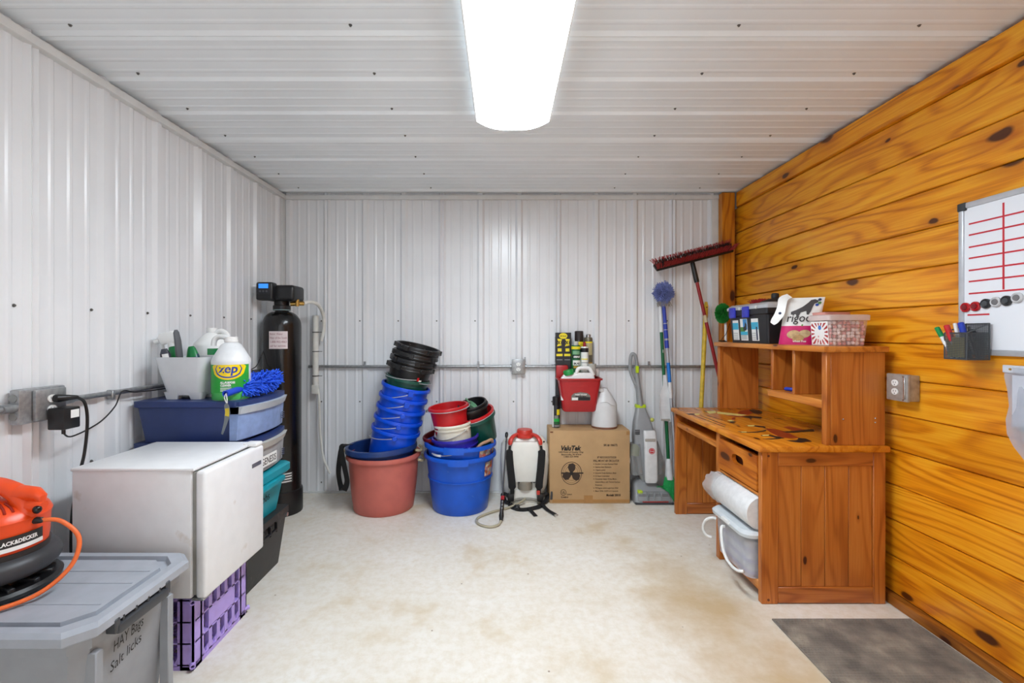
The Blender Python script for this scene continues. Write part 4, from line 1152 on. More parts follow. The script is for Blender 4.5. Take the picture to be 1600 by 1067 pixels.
# ---------------------------------------------------------------- backpack sprayer
bs = thing('backpack_sprayer', 'white backpack sprayer with a red cap and black straps', 'sprayer', (0.165, 3.47, 0.0))
tankw = M('sprayer_white', (232, 230, 222), 0.35, var=0.02)
g = G(); g.loft([rrect(-0.150, 0.150, -0.045, 0.105, 0.055, 0.05, 6), rrect(-0.172, 0.172, -0.055, 0.105, 0.12, 0.06, 6), rrect(-0.186, 0.186, -0.06, 0.105, 0.30, 0.06, 6), rrect(-0.180, 0.180, -0.055, 0.105, 0.41, 0.06, 6), rrect(-0.145, 0.145, -0.04, 0.10, 0.465, 0.05, 6), rrect(-0.09, 0.09, -0.02, 0.08, 0.485, 0.04, 6)])
obj('tank', g, tankw, bs)
g = G(); g.loft([rrect(-0.105, 0.105, -0.095, -0.03, 0.16, 0.025, 5), rrect(-0.112, 0.112, -0.100, -0.03, 0.20, 0.025, 5), rrect(-0.112, 0.112, -0.100, -0.03, 0.42, 0.025, 5), rrect(-0.098, 0.098, -0.085, -0.03, 0.452, 0.025, 5)])
obj('back_pad', g, tankw, bs)
g = G(); g.loft([rrect(-0.128, 0.128, -0.095, 0.09, 0.0, 0.03, 4), rrect(-0.125, 0.125, -0.09, 0.09, 0.05, 0.03, 4), rrect(-0.118, 0.118, -0.085, 0.08, 0.095, 0.03, 4)])
obj('base_frame', g, tankw, bs)
for x in (-0.112, 0.112):
    obj('frame_upright', G().box(x - 0.014, x + 0.014, -0.092, -0.055, 0.085, 0.175, 0.006), tankw, bs)
obj('pump_cylinder', G().cyl((0.0, -0.058, 0.10), (0, -0.058, 0.16), 0.055, 20), M('pump_grey', (150, 142, 128), 0.5), bs)
g = G()
for i in range(6): g.tube([(-0.055 + 0.022 * i, -0.088, 0.160), (-0.044 + 0.022 * i, -0.092, 0.153), (-0.033 + 0.022 * i, -0.088, 0.160)], 0.005, 6)
obj('pump_collar', g, M('pump_dark', (60, 56, 52), 0.5), bs)
obj('base_arch', G().tube(spline([(-0.105, -0.10, 0.005), (-0.07, -0.102, 0.030), (0.0, -0.102, 0.036), (0.07, -0.102, 0.030), (0.105, -0.10, 0.005)], 5), 0.010, 8), M('arch_grey', (150, 146, 136), 0.5), bs)
redp = M('sprayer_red', (206, 58, 46), 0.38)
obj('filler_cap', G().lathe([(0, 0.47), (0.070, 0.47), (0.074, 0.475), (0.074, 0.495), (0.062, 0.500), (0.060, 0.520), (0.055, 0.528), (0, 0.530)], 28, mtx=Matrix.Translation((0.0, 0.01, 0))), redp, bs)
for s in (-1, 1):
    obj('strap_arm', G().tube(spline([(s * 0.055, -0.02, 0.497), (s * 0.085, -0.06, 0.492), (s * 0.108, -0.09, 0.470), (s * 0.115, -0.102, 0.435)], 5), [0.018] * 14 + [0.013] * 2, 10, flat=0.7), redp, bs)
    # padded shoulder strap
    pts = spline([(s * 0.115, -0.108, 0.430), (s * 0.120, -0.118, 0.385), (s * 0.118, -0.125, 0.345), (s * 0.110, -0.135, 0.26), (s * 0.100, -0.14, 0.17), (s * 0.098, -0.135, 0.09), (s * 0.110, -0.115, 0.050)], 5)
    n_ = len(pts)
    wv = [0.018 if i < 4 else (0.052 if i < 23 else 0.030) for i in range(n_)]
    tv = [0.004 if i < 4 else (0.018 if i < 23 else 0.006) for i in range(n_)]
    o = obj('shoulder_strap', G().strap(pts, wv, tv, (1, 0.15, 0)), black_fab, bs)
    obj('strap_buckle', G().box(s * 0.108 - 0.024, s * 0.108 + 0.024, -0.140, -0.105, 0.028, 0.085, 0.008, 2), black_pl, o)
    obj('strap_pile', G().tube(spline([(s * 0.115, -0.12, 0.05), (s * 0.150, -0.10, 0.075), (s * 0.168, -0.07, 0.055), (s * 0.150, -0.10, 0.020), (s * 0.12, -0.13, 0.018)], 5), 0.016, 8, flat=0.6), black_fab, o)
for s in (-1, 1): obj('strap_rivet', G().ball((s * 0.142, -0.052, 0.447), 0.007), black_pl, bs)
obj('red_clip', G().box(0.080, 0.104, -0.160, -0.148, 0.085, 0.115, 0.003), redp, bs)
wst = spline([(-0.115, -0.14, 0.012), (-0.09, -0.20, 0.008), (-0.04, -0.235, 0.008), (0.02, -0.225, 0.008), (0.09, -0.19, 0.010), (0.13, -0.14, 0.014)], 6)
obj('waist_strap', G().strap(wst, 0.034, 0.004, (0.25, 0.9, 0.35)), black_fab, bs)
obj('waist_strap', G().strap(spline([(0.02, -0.225, 0.012), (0.04, -0.28, 0.007), (0.06, -0.34, 0.005)], 5), 0.028, 0.003, (1, 0.1, 0)), black_fab, bs)
o = obj('waist_strap', G().strap(spline([(0.115, -0.15, 0.02), (0.15, -0.24, 0.010), (0.195, -0.325, 0.012)], 5), 0.028, 0.003, (1, 0.2, 0)), black_fab, bs)
obj('ring', G().tube([(0.200 + 0.012 * math.cos(2 * PI * i / 12), -0.335 + 0.012 * math.sin(2 * PI * i / 12), 0.010) for i in range(12)], 0.003, 6, closed=True), steel, o)
obj('waist_buckle', G().box(-0.085, -0.045, -0.245, -0.200, 0.004, 0.034, 0.006), black_pl, bs)
obj('pump_lever', G().tube(spline([(0.178, 0.0, 0.30), (0.192, -0.05, 0.20), (0.196, -0.085, 0.10), (0.192, -0.09, 0.03)], 5), [0.007] * 6 + [0.010] * 5 + [0.013] * 5, 8), M('lever_grey', (70, 70, 72), 0.45, 0.3), bs)
# lance and hose, leaning from the floor to the tub rim
a, b_ = Vector((-0.178, -0.43, 0.010)), Vector((-0.138, -0.095, 0.515))
def along(t): return a.lerp(b_, t)
obj('lance', G().tube([along(0.22), along(0.99)], 0.0052, 8), M('lance_steel', (90, 92, 96), 0.35, 0.6), bs)
ln = obj('lance_handle', G().tube([along(0.0), along(0.05), along(0.10), along(0.24), along(0.27)], [0.012, 0.017, 0.013, 0.013, 0.007], 10), black_pl, bs)
obj('lance_trigger', G().tube([along(0.23) + Vector((0, -0.012, 0)), along(0.27) + Vector((0, -0.012, 0))], 0.013, 8), M('trigger_red', (170, 30, 40), 0.4), ln)
for k in range(3): obj('handle_inset', G().ball(along(0.14 + 0.035 * k) + Vector((0, -0.012, 0)), 0.006), M('inset_grey', (150, 150, 150), 0.5), ln)
obj('nozzle', G().tube([along(0.95), along(0.97), along(1.0), along(1.02)], [0.007, 0.011, 0.012, 0.008], 10), black_pl, bs)
obj('hose', G().tube(spline([along(0.0), (-0.20, -0.50, 0.010), (-0.26, -0.525, 0.009), (-0.33, -0.47, 0.009), (-0.335, -0.38, 0.009), (-0.24, -0.28, 0.010), (-0.12, -0.20, 0.012), (-0.03, -0.14, 0.03), (0.0, -0.10, 0.04)], 8), 0.0085, 10), M('hose_clear', (178, 170, 146), 0.35), bs)

# ---------------------------------------------------------------- cardboard box
card = M('cardboard', (190, 154, 110), 0.8, var=0.07, scale=6, bump=0.15, bscale=60)
card2 = M('cardboard_tape', (176, 130, 76), 0.5, var=0.06)
fan_ink = M('printed_ink', (60, 46, 36), 0.8)
bx = thing('cardboard_box', 'brown cardboard fan carton printed with a fan picture and text', 'box', (0.64, 3.485, 0), world=True)
x0, x1, y0, y1, zt = 0.345, 0.940, 3.372, 3.588, 0.540
obj('carton', G().box(x0, x1, y0, y1, 0.0, zt, 0.004, 2), card, bx)
obj('top_flap', G().box(x0 + 0.002, x1 - 0.002, y0 + 0.001, (y0 + y1) / 2 - 0.001, zt, zt + 0.003, 0.0), card, bx)
obj('top_flap', G().box(x0 + 0.002, x1 - 0.002, (y0 + y1) / 2 + 0.001, y1 - 0.001, zt, zt + 0.003, 0.0), card, bx)
obj('tape_strip', G().box(0.60, 0.665, y0 - 0.0012, y0 + 0.001, 0.004, 0.060, 0.0), card2, bx)
obj('tape_strip', G().box(x0 + 0.02, x1 - 0.004, y0 - 0.0008, y0 + 0.001, 0.008, 0.030, 0.0), card2, bx)
obj('tape_corner', G().box(x1 - 0.026, x1 - 0.001, y0 - 0.0012, y0 + 0.001, zt - 0.032, zt - 0.004, 0.0), card2, bx)
obj('corner_dent', G().box(x0 + 0.004, x0 + 0.026, y0 - 0.0012, y0 + 0.002, zt - 0.016, zt - 0.006, 0.0), M('tape_dark', (120, 70, 40), 0.6), bx)
FY = y0 - 0.0004
def bt(s, x, z, size, w, bold=0.0, shear=0.0, mat=fan_ink): text(s, FB, (x, FY, z), size, mat, bx, width=w, bold=bold, shear=shear)
bt('ValuTek', 0.425, 0.395, 0.048, 0.150, 0.0022, 0.25, ink)
bt('1400 Point of Quality Way', 0.408, 0.376, 0.016, 0.185, 0.0004)
bt('Bensonville, IN 47410', 0.432, 0.358, 0.016, 0.145, 0.0004)
bt('1-800-327-9990', 0.448, 0.342, 0.016, 0.108, 0.0004)
bt('SKU# 106572', 0.745, 0.426, 0.022, 0.102, 0.0006)
bt('18" INDOOR/OUTDOOR', 0.695, 0.335, 0.022, 0.142, 0.0004)
bt('WALL MOUNT AIR CIRCULATOR', 0.668, 0.310, 0.022, 0.192, 0.0004)
lines = ['Durable Corrosion Resistant Finish', 'Stainless Steel Hardware', '3 Speed control', 'Industrial Grade Aluminum Blade', 'UL Rated Construction', 'Completely Sealed, Oil-less Motor,', 'Industrial Motor with Thermal Overload', 'Protection', '90 Degree swivel angle from Wall', 'Meets OSHA, UL507 & UL Standards']
wid = [0.165, 0.118, 0.072, 0.155, 0.105, 0.160, 0.182, 0.050, 0.168, 0.168]
for k, (s, w) in enumerate(zip(lines, wid)):
    bt(s, 0.683, 0.288 - 0.0222 * k, 0.016, w, 0.0002)
    if k not in (6, 7): obj('bullet', G().poly(circ(8, 0.003), FB, (0.673, FY, 0.293 - 0.0222 * k), 0.0006), fan_ink, bx)
bt('Model# 20018', 0.765, 0.055, 0.024, 0.104, 0.0008)
# fan picture: ring, three blades, motor bar
fx, fz = 0.507, 0.225
g = G(); g.tube([(fx + 0.075 * math.cos(2 * PI * i / 36), FY - 0.0002, fz + 0.083 * math.sin(2 * PI * i / 36)) for i in range(36)], 0.0022, 5, closed=True)
fan = obj('fan_picture', g, fan_ink, bx)
for rx, rz in ((0.062, 0.070), (0.048, 0.054)):
    g = G(); g.tube([(fx + rx * math.cos(2 * PI * i / 32), FY + 0.0002, fz + rz * math.sin(2 * PI * i / 32)) for i in range(32)], 0.0008, 4, closed=True)
    obj('fan_guard_ring', g, fan_ink, fan)
for a in (95, 215, 335):
    t = math.radians(a)
    P = []
    for u, v in ((0.008, -0.012), (0.025, -0.030), (0.052, -0.034), (0.070, -0.018), (0.066, 0.012), (0.045, 0.024), (0.020, 0.016), (0.008, 0.010)):
        P.append((fx + u * math.cos(t) - v * math.sin(t), fz + (u * math.sin(t) + v * math.cos(t)) * 1.05))
    obj('fan_blade', G().poly(P, FB, (0, FY, 0), 0.0005), fan_ink, fan)
obj('fan_bar', G().poly(rect(fx - 0.075, fx + 0.088, fz - 0.004, fz + 0.006), FB, (0, FY - 0.0003, 0), 0.0005), fan_ink, fan)
obj('fan_hub', G().poly(circ(16, 0.014), FB, (fx, FY - 0.0005, fz), 0.0006), ink, fan)
g = G(); g.tube([(0.447 + 0.020 * math.cos(2 * PI * i / 24), FY - 0.0002, 0.083 + 0.021 * math.sin(2 * PI * i / 24)) for i in range(24)], 0.0016, 5, closed=True)
obj('certification_ring', g, fan_ink, bx)
bt('UL', 0.434, 0.075, 0.024, 0.025, 0.0006)
bt('Listed', 0.472, 0.064, 0.016, 0.036, 0.0002)
bt('E144810', 0.430, 0.042, 0.016, 0.052, 0.0004)

# spray can and jug on the box
ZB = zt + 0.0035
def can(name, label, loc, r, h, body, cap, bands=(), group='spray cans', capr=0.92, caph=0.045, rot=(0, 0, 0), dome=True):
    t = thing(name, label, 'spray can', loc, rot, group)
    hb = h - caph
    obj('can_body', G().lathe([(0, 0), (r - 0.002, 0), (r, 0.003), (r, hb - 0.012), (r * 0.86, hb), (0, hb)], 24), body, t)
    obj('cap', G().lathe([(0, hb - 0.004), (r * capr, hb - 0.004), (r * capr, h - 0.006), (r * capr - 0.005, h), (0, h)], 20), cap, t)
    for z0, z1, m, a0, a1 in bands:
        obj('label_band', patch(G(), r, z0 * h, z1 * h, math.radians(a0), math.radians(a1), 12), m, t)
    return t
lab_w = M('label_white', (232, 232, 226), 0.4); lab_g = M('label_bright_green', (30, 170, 70), 0.4); lab_y = M('label_yellow2', (240, 220, 40), 0.4)
lab_gr = M('label_dkgreen', (22, 96, 52), 0.4); can_k = M('can_black', (28, 28, 34), 0.3); lab_gy = M('label_grey', (130, 132, 134), 0.4)
can('spray_can', 'black spray can with green and white stripes standing alone on the carton', (0.405, 3.48, ZB), 0.030, 0.235, can_k, black_pl,
    ((0.02, 0.72, lab_w, -170, -130), (0.03, 0.10, lab_gy, -120, -30), (0.20, 0.30, lab_g, -128, -40), (0.42, 0.60, lab_y, -85, -35), (0.30, 0.40, lab_gy, -118, -60), (0.12, 0.19, lab_gr, -120, -40)), group=None, caph=0.06)
hdpe = M('jug_hdpe', (222, 222, 222), 0.35, var=0.03, alpha=0.93)
wj2 = thing('white_jug', 'big milky white jug standing at the right end of the carton', 'jug', (0.773, 3.475, ZB))
R = 0.096
obj('body', G().lathe([(0, 0), (R, 0.0), (R * 1.02, 0.012), (R, 0.03), (R * 0.99, 0.175), (R * 0.93, 0.195), (R * 0.5, 0.262), (0.030, 0.285), (0.026, 0.300), (0, 0.300)], 36, sy=0.9), hdpe, wj2)
obj('handle', G().tube(spline([(-0.015, -0.02, 0.282), (-0.06, -0.03, 0.295), (-0.088, -0.03, 0.27), (-0.098, -0.02, 0.20), (-0.094, -0.01, 0.15)], 6), 0.016, 10), hdpe, wj2)
obj('liquid_base', G().lathe([(0, 0.001), (R * 1.005, 0.001), (R * 1.025, 0.012), (R * 1.006, 0.020)], 36, sy=0.9), M('brown_liquid', (128, 84, 62), 0.4), wj2)
obj('crease_line', G().tube(spline([(-0.05, -0.082, 0.20), (0.0, -0.083, 0.203), (0.03, -0.085, 0.185), (0.06, -0.075, 0.175)], 5), 0.0012, 5), M('crease_grey', (150, 148, 145), 0.6), wj2)

# red wall bucket with cans
WX = 0.575
rw = thing('wall_bucket', 'red plastic flat-back bucket hung on the back wall full of spray cans', 'bucket', (WX, 3.50, 0.672))
rm = M('feeder_red', (178, 34, 38), 0.35, var=0.05)
rg, inn = [], []
for z, w, d in ((0.0, 0.115, 0.055), (0.01, 0.125, 0.062), (0.14, 0.142, 0.078), (0.240, 0.158, 0.090)):
    rg.append(rrect(-w, w, -d - 0.03, 0.075, z, 0.028, 5))
    inn.append(rrect(-w + 0.005, w - 0.005, -d - 0.025, 0.070, z + (0.006 if z < 0.02 else 0), 0.024, 5))
g = G(); g.loft(rg + [rrect(-0.168, 0.168, -0.130, 0.080, 0.240, 0.03, 5), rrect(-0.170, 0.170, -0.132, 0.080, 0.252, 0.03, 5), rrect(-0.155, 0.155, -0.115, 0.070, 0.253, 0.026, 5)] + list(reversed(inn)))
obj('tub', g, rm, rw)
obj('hang_hook', G().box(-0.168, -0.075, -0.012, 0.014, 0.235, 0.345, 0.010, 2), rm, rw)
obj('hang_hook', G().box(0.09, 0.15, 0.05, 0.078, 0.235, 0.335, 0.012, 2), rm, rw)
P = [(-0.072, 0.0), (-0.070, 0.038), (-0.05, 0.056), (0.0, 0.064), (0.05, 0.056), (0.070, 0.038), (0.072, 0.0)]
sl = math.radians(-6.5)
FBs = ((1, 0, 0), (0, math.sin(sl), math.cos(sl)), (0, -math.cos(sl), math.sin(sl)))
lb = obj('label_sticker', G().poly(P, FBs, (0.005, -0.1030, 0.088), 0.0012), M('sticker_grey', (128, 122, 116), 0.4, var=0.2, scale=50), rw)
obj('barcode_box', G().poly(rect(-0.066, -0.022, 0.003, 0.022), FBs, (0.005, -0.1044, 0.088), 0.0006), paper, lb)
obj('dark_block', G().poly(rect(-0.018, 0.070, 0.001, 0.026), FBs, (0.005, -0.1044, 0.088), 0.0005), can_k, lb)
text('FARM TOUGH', FBs, (-0.040, -0.1100, 0.127), 0.018, paper, lb, width=0.088, bold=0.0006)
text('feed & tack', FBs, (-0.035, -0.1085, 0.115), 0.013, ink, lb, width=0.080, bold=0.0004)

ZS = 0.648
def blackcan(x, y, z, label):
    t = can('spray_can', label, (x, y, z), 0.031, 0.300, can_k, black_pl, ((0.20, 0.34, lab_y, -150, -30), (0.42, 0.48, lab_gy, -140, -50), (0.36, 0.40, lab_gr, -150, -40)), caph=0.055)
    g = patch(G(), 0.031, 0.155, 0.190, math.radians(-118), math.radians(-72), 6, lift=0.001)
    obj('yellow_spot', g, lab_y, t)
    text('X', FB, (0, 0, 0.160), 0.034, ink, t, width=0.022, bold=0.0015, wrap=(0.031, math.radians(-110)), lift=0.002)
    return t
stand = 0.25
crt = thing('inner_carton', 'dark twin-pack sleeve of two cans standing upright in the red bucket', 'carton', (WX - 0.100, 3.545, 0.735))
obj('sleeve', G().box(-0.068, 0.052, -0.028, 0.024, -0.055, 0.532, 0.003), can_k, crt)
for i, x in enumerate((-0.039, 0.022)):
    obj('yellow_bolt', G().poly([(-0.018, -0.03), (0.016, -0.022), (0.010, 0.0), (0.020, 0.026), (-0.016, 0.030), (-0.010, 0.006)], FB, (x, -0.028, 0.455), 0.001), lab_y, crt)
    text('X', FB, (x - 0.013, -0.0292, 0.443), 0.034, ink, crt, width=0.026, bold=0.002, lift=0.0006)
    obj('yellow_stripe', G().poly(rect(-0.024, 0.024, -0.010, 0.008), FB, (x, -0.028, 0.360), 0.001), lab_y, crt)
    obj('yellow_dab', G().poly(rect(-0.014, 0.016, -0.012, 0.012), FB, (x, -0.028, 0.398), 0.001), lab_y, crt)
    obj('grey_arc', G().poly(rect(-0.022, 0.022, -0.003, 0.003), FB, (x, -0.028, 0.322), 0.001), lab_gy, crt)
    obj('seam', G().box(0.028 - 0.034 - 0.001, 0.028 - 0.034 + 0.001, -0.0292, -0.027, 0.3, 0.50) if i else G().box(-0.07, -0.068, -0.02, 0.02, 0.3, 0.5), black_gl, crt)
obj('yellow_badge', G().poly(circ(20, 0.032, 0.023), FB, (-0.010, -0.0285, 0.506), 0.0015), lab_y, crt)
text('BIG VALUE', FB, (-0.033, -0.030, 0.501), 0.012, ink, crt, width=0.046, bold=0.0005)
cA = can('spray_can', 'tall dark aerosol with a black cap at the back of the red bucket', (WX + 0.017, 3.548, 0.680), 0.034, 0.600, can_k, M('cap_brown', (40, 34, 34), 0.4), ((0.60, 0.84, M('label_olive', (92, 92, 60), 0.4), -170, -10), (0.80, 0.86, lab_y, -150, -30), (0.68, 0.76, lab_w, -140, -40)), group='cans in the red wall bucket', caph=0.07, capr=1.0)
cB = can('spray_can', 'bronze-grey aerosol without a lid at the right of the red bucket', (WX + 0.090, 3.545, 0.680), 0.032, 0.575, M('can_bronze', (112, 104, 84), 0.3, 0.3), steel, ((0.72, 0.88, M('label_tan', (188, 176, 130), 0.4), -150, -40), (0.88, 0.90, lab_y, -150, -30), (0.55, 0.62, M('label_amber', (190, 140, 50), 0.4), -140, -30)), group='cans in the red wall bucket', caph=0.025, capr=0.6)
cC = can('spray_can', 'green and yellow aerosol can at the front of the red bucket', (WX - 0.017, 3.485, 0.680), 0.035, 0.520, lab_gr, M('cap_clear', (200, 200, 190), 0.3), ((0.885, 0.925, lab_y, -180, 0), (0.755, 0.80, can_k, -150, -40), (0.65, 0.725, lab_w, -140, -30), (0.61, 0.64, M('label_amber'), -130, -40), (0.81, 0.86, M('label_sky', (120, 170, 130), 0.4), -140, -50)), group='cans in the red wall bucket', caph=0.030, capr=0.55)
text('GREASE', FB, (0, 0, 0.397), 0.018, paper, cC, width=0.050, bold=0.0008, wrap=(0.035, math.radians(-130)), lift=0.0016, shear=0.2)
text('BUG', FB, (0, 0, 0.345), 0.020, can_k, cC, width=0.045, bold=0.001, wrap=(0.035, math.radians(-125)), lift=0.0016)
cD = can('spray_can', 'white-labelled aerosol can with a red nozzle in the red bucket', (WX + 0.049, 3.487, 0.680), 0.030, 0.515, lab_w, M('nozzle_red', (150, 24, 36), 0.4), ((0.85, 0.91, can_k, -180, 0), (0.74, 0.755, lab_y, -150, -40), (0.64, 0.65, lab_gy, -150, -40), (0.69, 0.70, lab_gy, -150, -40)), group='cans in the red wall bucket', caph=0.035, capr=0.38)
wj3 = thing('white_jug', 'white jug with a green screw cap lying in the front of the red bucket', 'jug', (WX - 0.010, 3.425, 0.79))
g = G(); g.loft([rrect(-0.130, 0.125, -0.022, 0.030, -0.03, 0.02, 4), rrect(-0.130, 0.125, -0.022, 0.030, 0.135, 0.02, 4), rrect(-0.105, 0.118, -0.018, 0.026, 0.165, 0.018, 4), rrect(-0.06, 0.10, -0.015, 0.022, 0.175, 0.014, 4)])
obj('body', g, white_pl, wj3)
obj('handle', G().tube(spline([(-0.015, -0.005, 0.165), (0.0, -0.008, 0.205), (0.04, -0.008, 0.212), (0.085, -0.008, 0.205), (0.112, -0.008, 0.155)], 5), 0.0145, 10), white_pl, wj3)
obj('cap', G().lathe([(0, 0), (0.040, 0), (0.040, 0.030), (0.034, 0.038), (0, 0.040)], 24, mtx=Matrix.Translation((-0.068, 0.004, 0.160)) @ Matrix.Rotation(-0.25, 4, 'Y')), M('cap_green', (20, 140, 62), 0.4), wj3)
cup = thing('measuring_cup', 'small translucent measuring cup at the right rim of the red bucket', 'cup', (WX + 0.098, 3.470, 0.945))
obj('cup', G().lathe([(0, 0), (0.030, 0), (0.038, 0.085), (0.036, 0.085), (0.028, 0.004), (0, 0.004)], 20), M('cup_clear', (200, 198, 190), 0.3, alpha=0.8), cup)
# ---------------------------------------------------------------- floor cleaner
hv = thing('floor_cleaner', 'grey and white upright floor cleaner leaning on the back wall', 'vacuum cleaner', (1.085, 3.44, 0.0))
hg = M('cleaner_grey', (150, 152, 154), 0.35, var=0.03); hw = M('cleaner_white', (226, 226, 226), 0.3); lime = M('lime_plastic', (188, 214, 28), 0.35)
clr = M('smoky_clear', (170, 172, 172), 0.12, alpha=0.45, var=0.02)
def sec(cx, cy, w, d, z, r=0.02): return [(x, y, z) for x, y, _ in rrect(cx - w / 2, cx + w / 2, cy - d / 2, cy + d / 2, 0, min(r, w / 2.1, d / 2.1), 4)]
g = G(); g.loft([sec(0.03, -0.02, 0.285, 0.15, 0.0), sec(0.03, -0.02, 0.285, 0.15, 0.028), sec(0.02, 0.0, 0.25, 0.12, 0.075), sec(-0.01, 0.03, 0.17, 0.08, 0.125), sec(-0.01, 0.04, 0.11, 0.06, 0.155)])
hdv = obj('floor_head', g, hg, hv)
obj('head_window', G().loft([sec(0.03, -0.055, 0.250, 0.100, 0.030), sec(0.03, -0.045, 0.235, 0.08, 0.078), sec(0.03, -0.04, 0.20, 0.05, 0.086)]), clr, hdv)
obj('brush_roll', G().tube([(-0.08, -0.055, 0.05), (0.14, -0.055, 0.05)], 0.022, 12), M('brush_dark', (66, 66, 70), 0.6), hdv)
obj('red_bumper', G().box(-0.06, 0.13, -0.100, -0.094, 0.020, 0.028), M('bumper_red', (176, 40, 36), 0.4), hdv)
obj('front_bumper', G().box(-0.112, 0.172, -0.098, -0.02, 0.0, 0.018, 0.004), dkgrey, hdv)
obj('lime_tab', G().box(-0.085, -0.050, -0.075, -0.03, 0.070, 0.094, 0.004), lime, hdv)
for k, x in enumerate((-0.02, 0.03, 0.08)): obj('window_rib', G().box(x - 0.003, x + 0.003, -0.100, -0.03, 0.03, 0.082, 0.001), hg, hdv)
g = G(); g.loft([sec(0.005, 0.03, 0.085, 0.06, 0.130), sec(0.0, 0.025, 0.120, 0.085, 0.20), sec(-0.010, 0.03, 0.155, 0.10, 0.35), sec(-0.012, 0.04, 0.160, 0.10, 0.48), sec(-0.018, 0.055, 0.130, 0.085, 0.58), sec(-0.022, 0.07, 0.085, 0.060, 0.66), sec(-0.024, 0.08, 0.070, 0.050, 0.70)])
obj('body', g, hg, hv)
g = G(); g.loft([sec(0.022, -0.034, 0.080, 0.030, 0.145), sec(0.024, -0.036, 0.098, 0.034, 0.165), sec(0.020, -0.036, 0.098, 0.036, 0.40), sec(0.014, -0.030, 0.095, 0.036, 0.515), sec(0.012, -0.026, 0.085, 0.030, 0.532)])
wp = obj('white_panel', g, hw, hv)
obj('recessed_grip', G().box(-0.026, 0.050, -0.056, -0.040, 0.455, 0.476, 0.004), M('grip_tan', (176, 168, 158), 0.5), wp)
obj('round_badge', G().cyl((0.022, -0.050, 0.385), (0.022, -0.057, 0.385), 0.0225, 20), M('badge_red', (196, 26, 36), 0.35), wp)
g = G(); g.tube([(0.022 + 0.017 * math.cos(2 * PI * i / 20), -0.0575, 0.385 + 0.017 * math.sin(2 * PI * i / 20)) for i in range(20)], 0.0012, 5, closed=True)
obj('badge_ring', g, hw, wp)
text('Hoover', FB, (0.0085, -0.0575, 0.381), 0.012, hw, wp, width=0.027, shear=0.2, bold=0.0004)
g = G(); g.loft([sec(-0.075, 0.005, 0.090, 0.09, 0.20, 0.03), sec(-0.090, 0.005, 0.095, 0.10, 0.30, 0.03), sec(-0.092, 0.01, 0.090, 0.10, 0.38, 0.03), sec(-0.080, 0.015, 0.07, 0.08, 0.43, 0.03)])
obj('dirty_tank', g, clr, hv)
obj('tank_filter', G().lathe([(0, 0.34), (0.034, 0.34), (0.036, 0.40), (0.02, 0.425), (0, 0.425)], 16, mtx=Matrix.Translation((-0.085, 0.005, 0))), M('filter_olive', (140, 146, 90), 0.6), hv)
g = G(); g.loft([sec(0.085, 0.03, 0.075, 0.08, 0.20, 0.03), sec(0.085, 0.03, 0.085, 0.09, 0.32, 0.03), sec(0.065, 0.04, 0.06, 0.07, 0.44, 0.03)])
obj('clean_tank', g, clr, hv)
for k in range(3): obj('vent_slot', G().box(-0.090, -0.055, -0.014, -0.009, 0.50 + 0.014 * k, 0.506 + 0.014 * k, 0.001), dkgrey, hv)
obj('lime_collar', G().loft([sec(-0.024, 0.078, 0.078, 0.058, 0.690, 0.01), sec(-0.024, 0.080, 0.076, 0.056, 0.712, 0.01)]), lime, hv)
obj('neck', G().tube(spline([(-0.024, 0.080, 0.70), (-0.034, 0.092, 0.82), (-0.046, 0.100, 0.95), (-0.054, 0.104, 1.00)], 5), [0.033, 0.032, 0.031, 0.030, 0.029, 0.028, 0.027, 0.026, 0.025, 0.024, 0.023, 0.022, 0.021, 0.020, 0.019, 0.018], 12, flat=0.75), hg, hv)
obj('grip_loop', G().tube(spline([(-0.046, 0.100, 0.96), (-0.050, 0.085, 1.03), (-0.064, 0.078, 1.09), (-0.088, 0.082, 1.10), (-0.098, 0.090, 1.05), (-0.094, 0.098, 0.97), (-0.070, 0.098, 0.90), (-0.048, 0.092, 0.86)], 5), 0.0135, 10), hg, hv)
obj('lime_trigger', G().box(-0.062, -0.036, 0.064, 0.082, 0.955, 1.01, 0.005), lime, hv)
obj('side_knob', G().ball((0.055, 0.04, 0.60), 0.016, 0.014, 0.016), M('knob_yellow', (190, 190, 90), 0.5), hv)
obj('cord_bundle', G().tube(spline([(-0.135, 0.0, 0.42), (-0.15, -0.02, 0.36), (-0.135, -0.03, 0.31), (-0.152, -0.03, 0.25), (-0.138, -0.03, 0.22)], 5), 0.005, 6), hw, hv)

# ---------------------------------------------------------------- long handled tools in the corner
def lerp3(a, b, t): return Vector(a).lerp(Vector(b), t)
gbm = M('broom_green', (6, 96, 52), 0.35); gbr = M('bristle_green', (40, 176, 92), 0.6, var=0.15, scale=80)
A_, B_ = (1.262, 3.43, 0.01), (1.226, 3.555, 1.475)
gb_ = thing('green_broom', 'green-handled lobby broom with green bristles and a clipped dustpan', 'broom', (1.262, 3.43, 0), world=True)
obj('pole', G().tube([lerp3(A_, B_, 0.18), lerp3(A_, B_, 0.90)], 0.0125, 12), gbm, gb_)
obj('white_grip', G().tube([lerp3(A_, B_, 0.86), lerp3(A_, B_, 0.87), lerp3(A_, B_, 0.99), lerp3(A_, B_, 1.0)], [0.013, 0.0155, 0.0145, 0.008], 12), hw, gb_)
obj('hang_hole', G().tube([lerp3(A_, B_, 0.76) + Vector((0, -0.0135, -0.012)), lerp3(A_, B_, 0.76) + Vector((0, -0.0135, 0.012))], 0.004, 8), M('hole_grey', (170, 180, 170), 0.5), gb_)
obj('ferrule', G().tube([lerp3(A_, B_, 0.10), lerp3(A_, B_, 0.12), lerp3(A_, B_, 0.19), lerp3(A_, B_, 0.205)], [0.030, 0.030, 0.022, 0.016], 12), hw, gb_)
g = G()
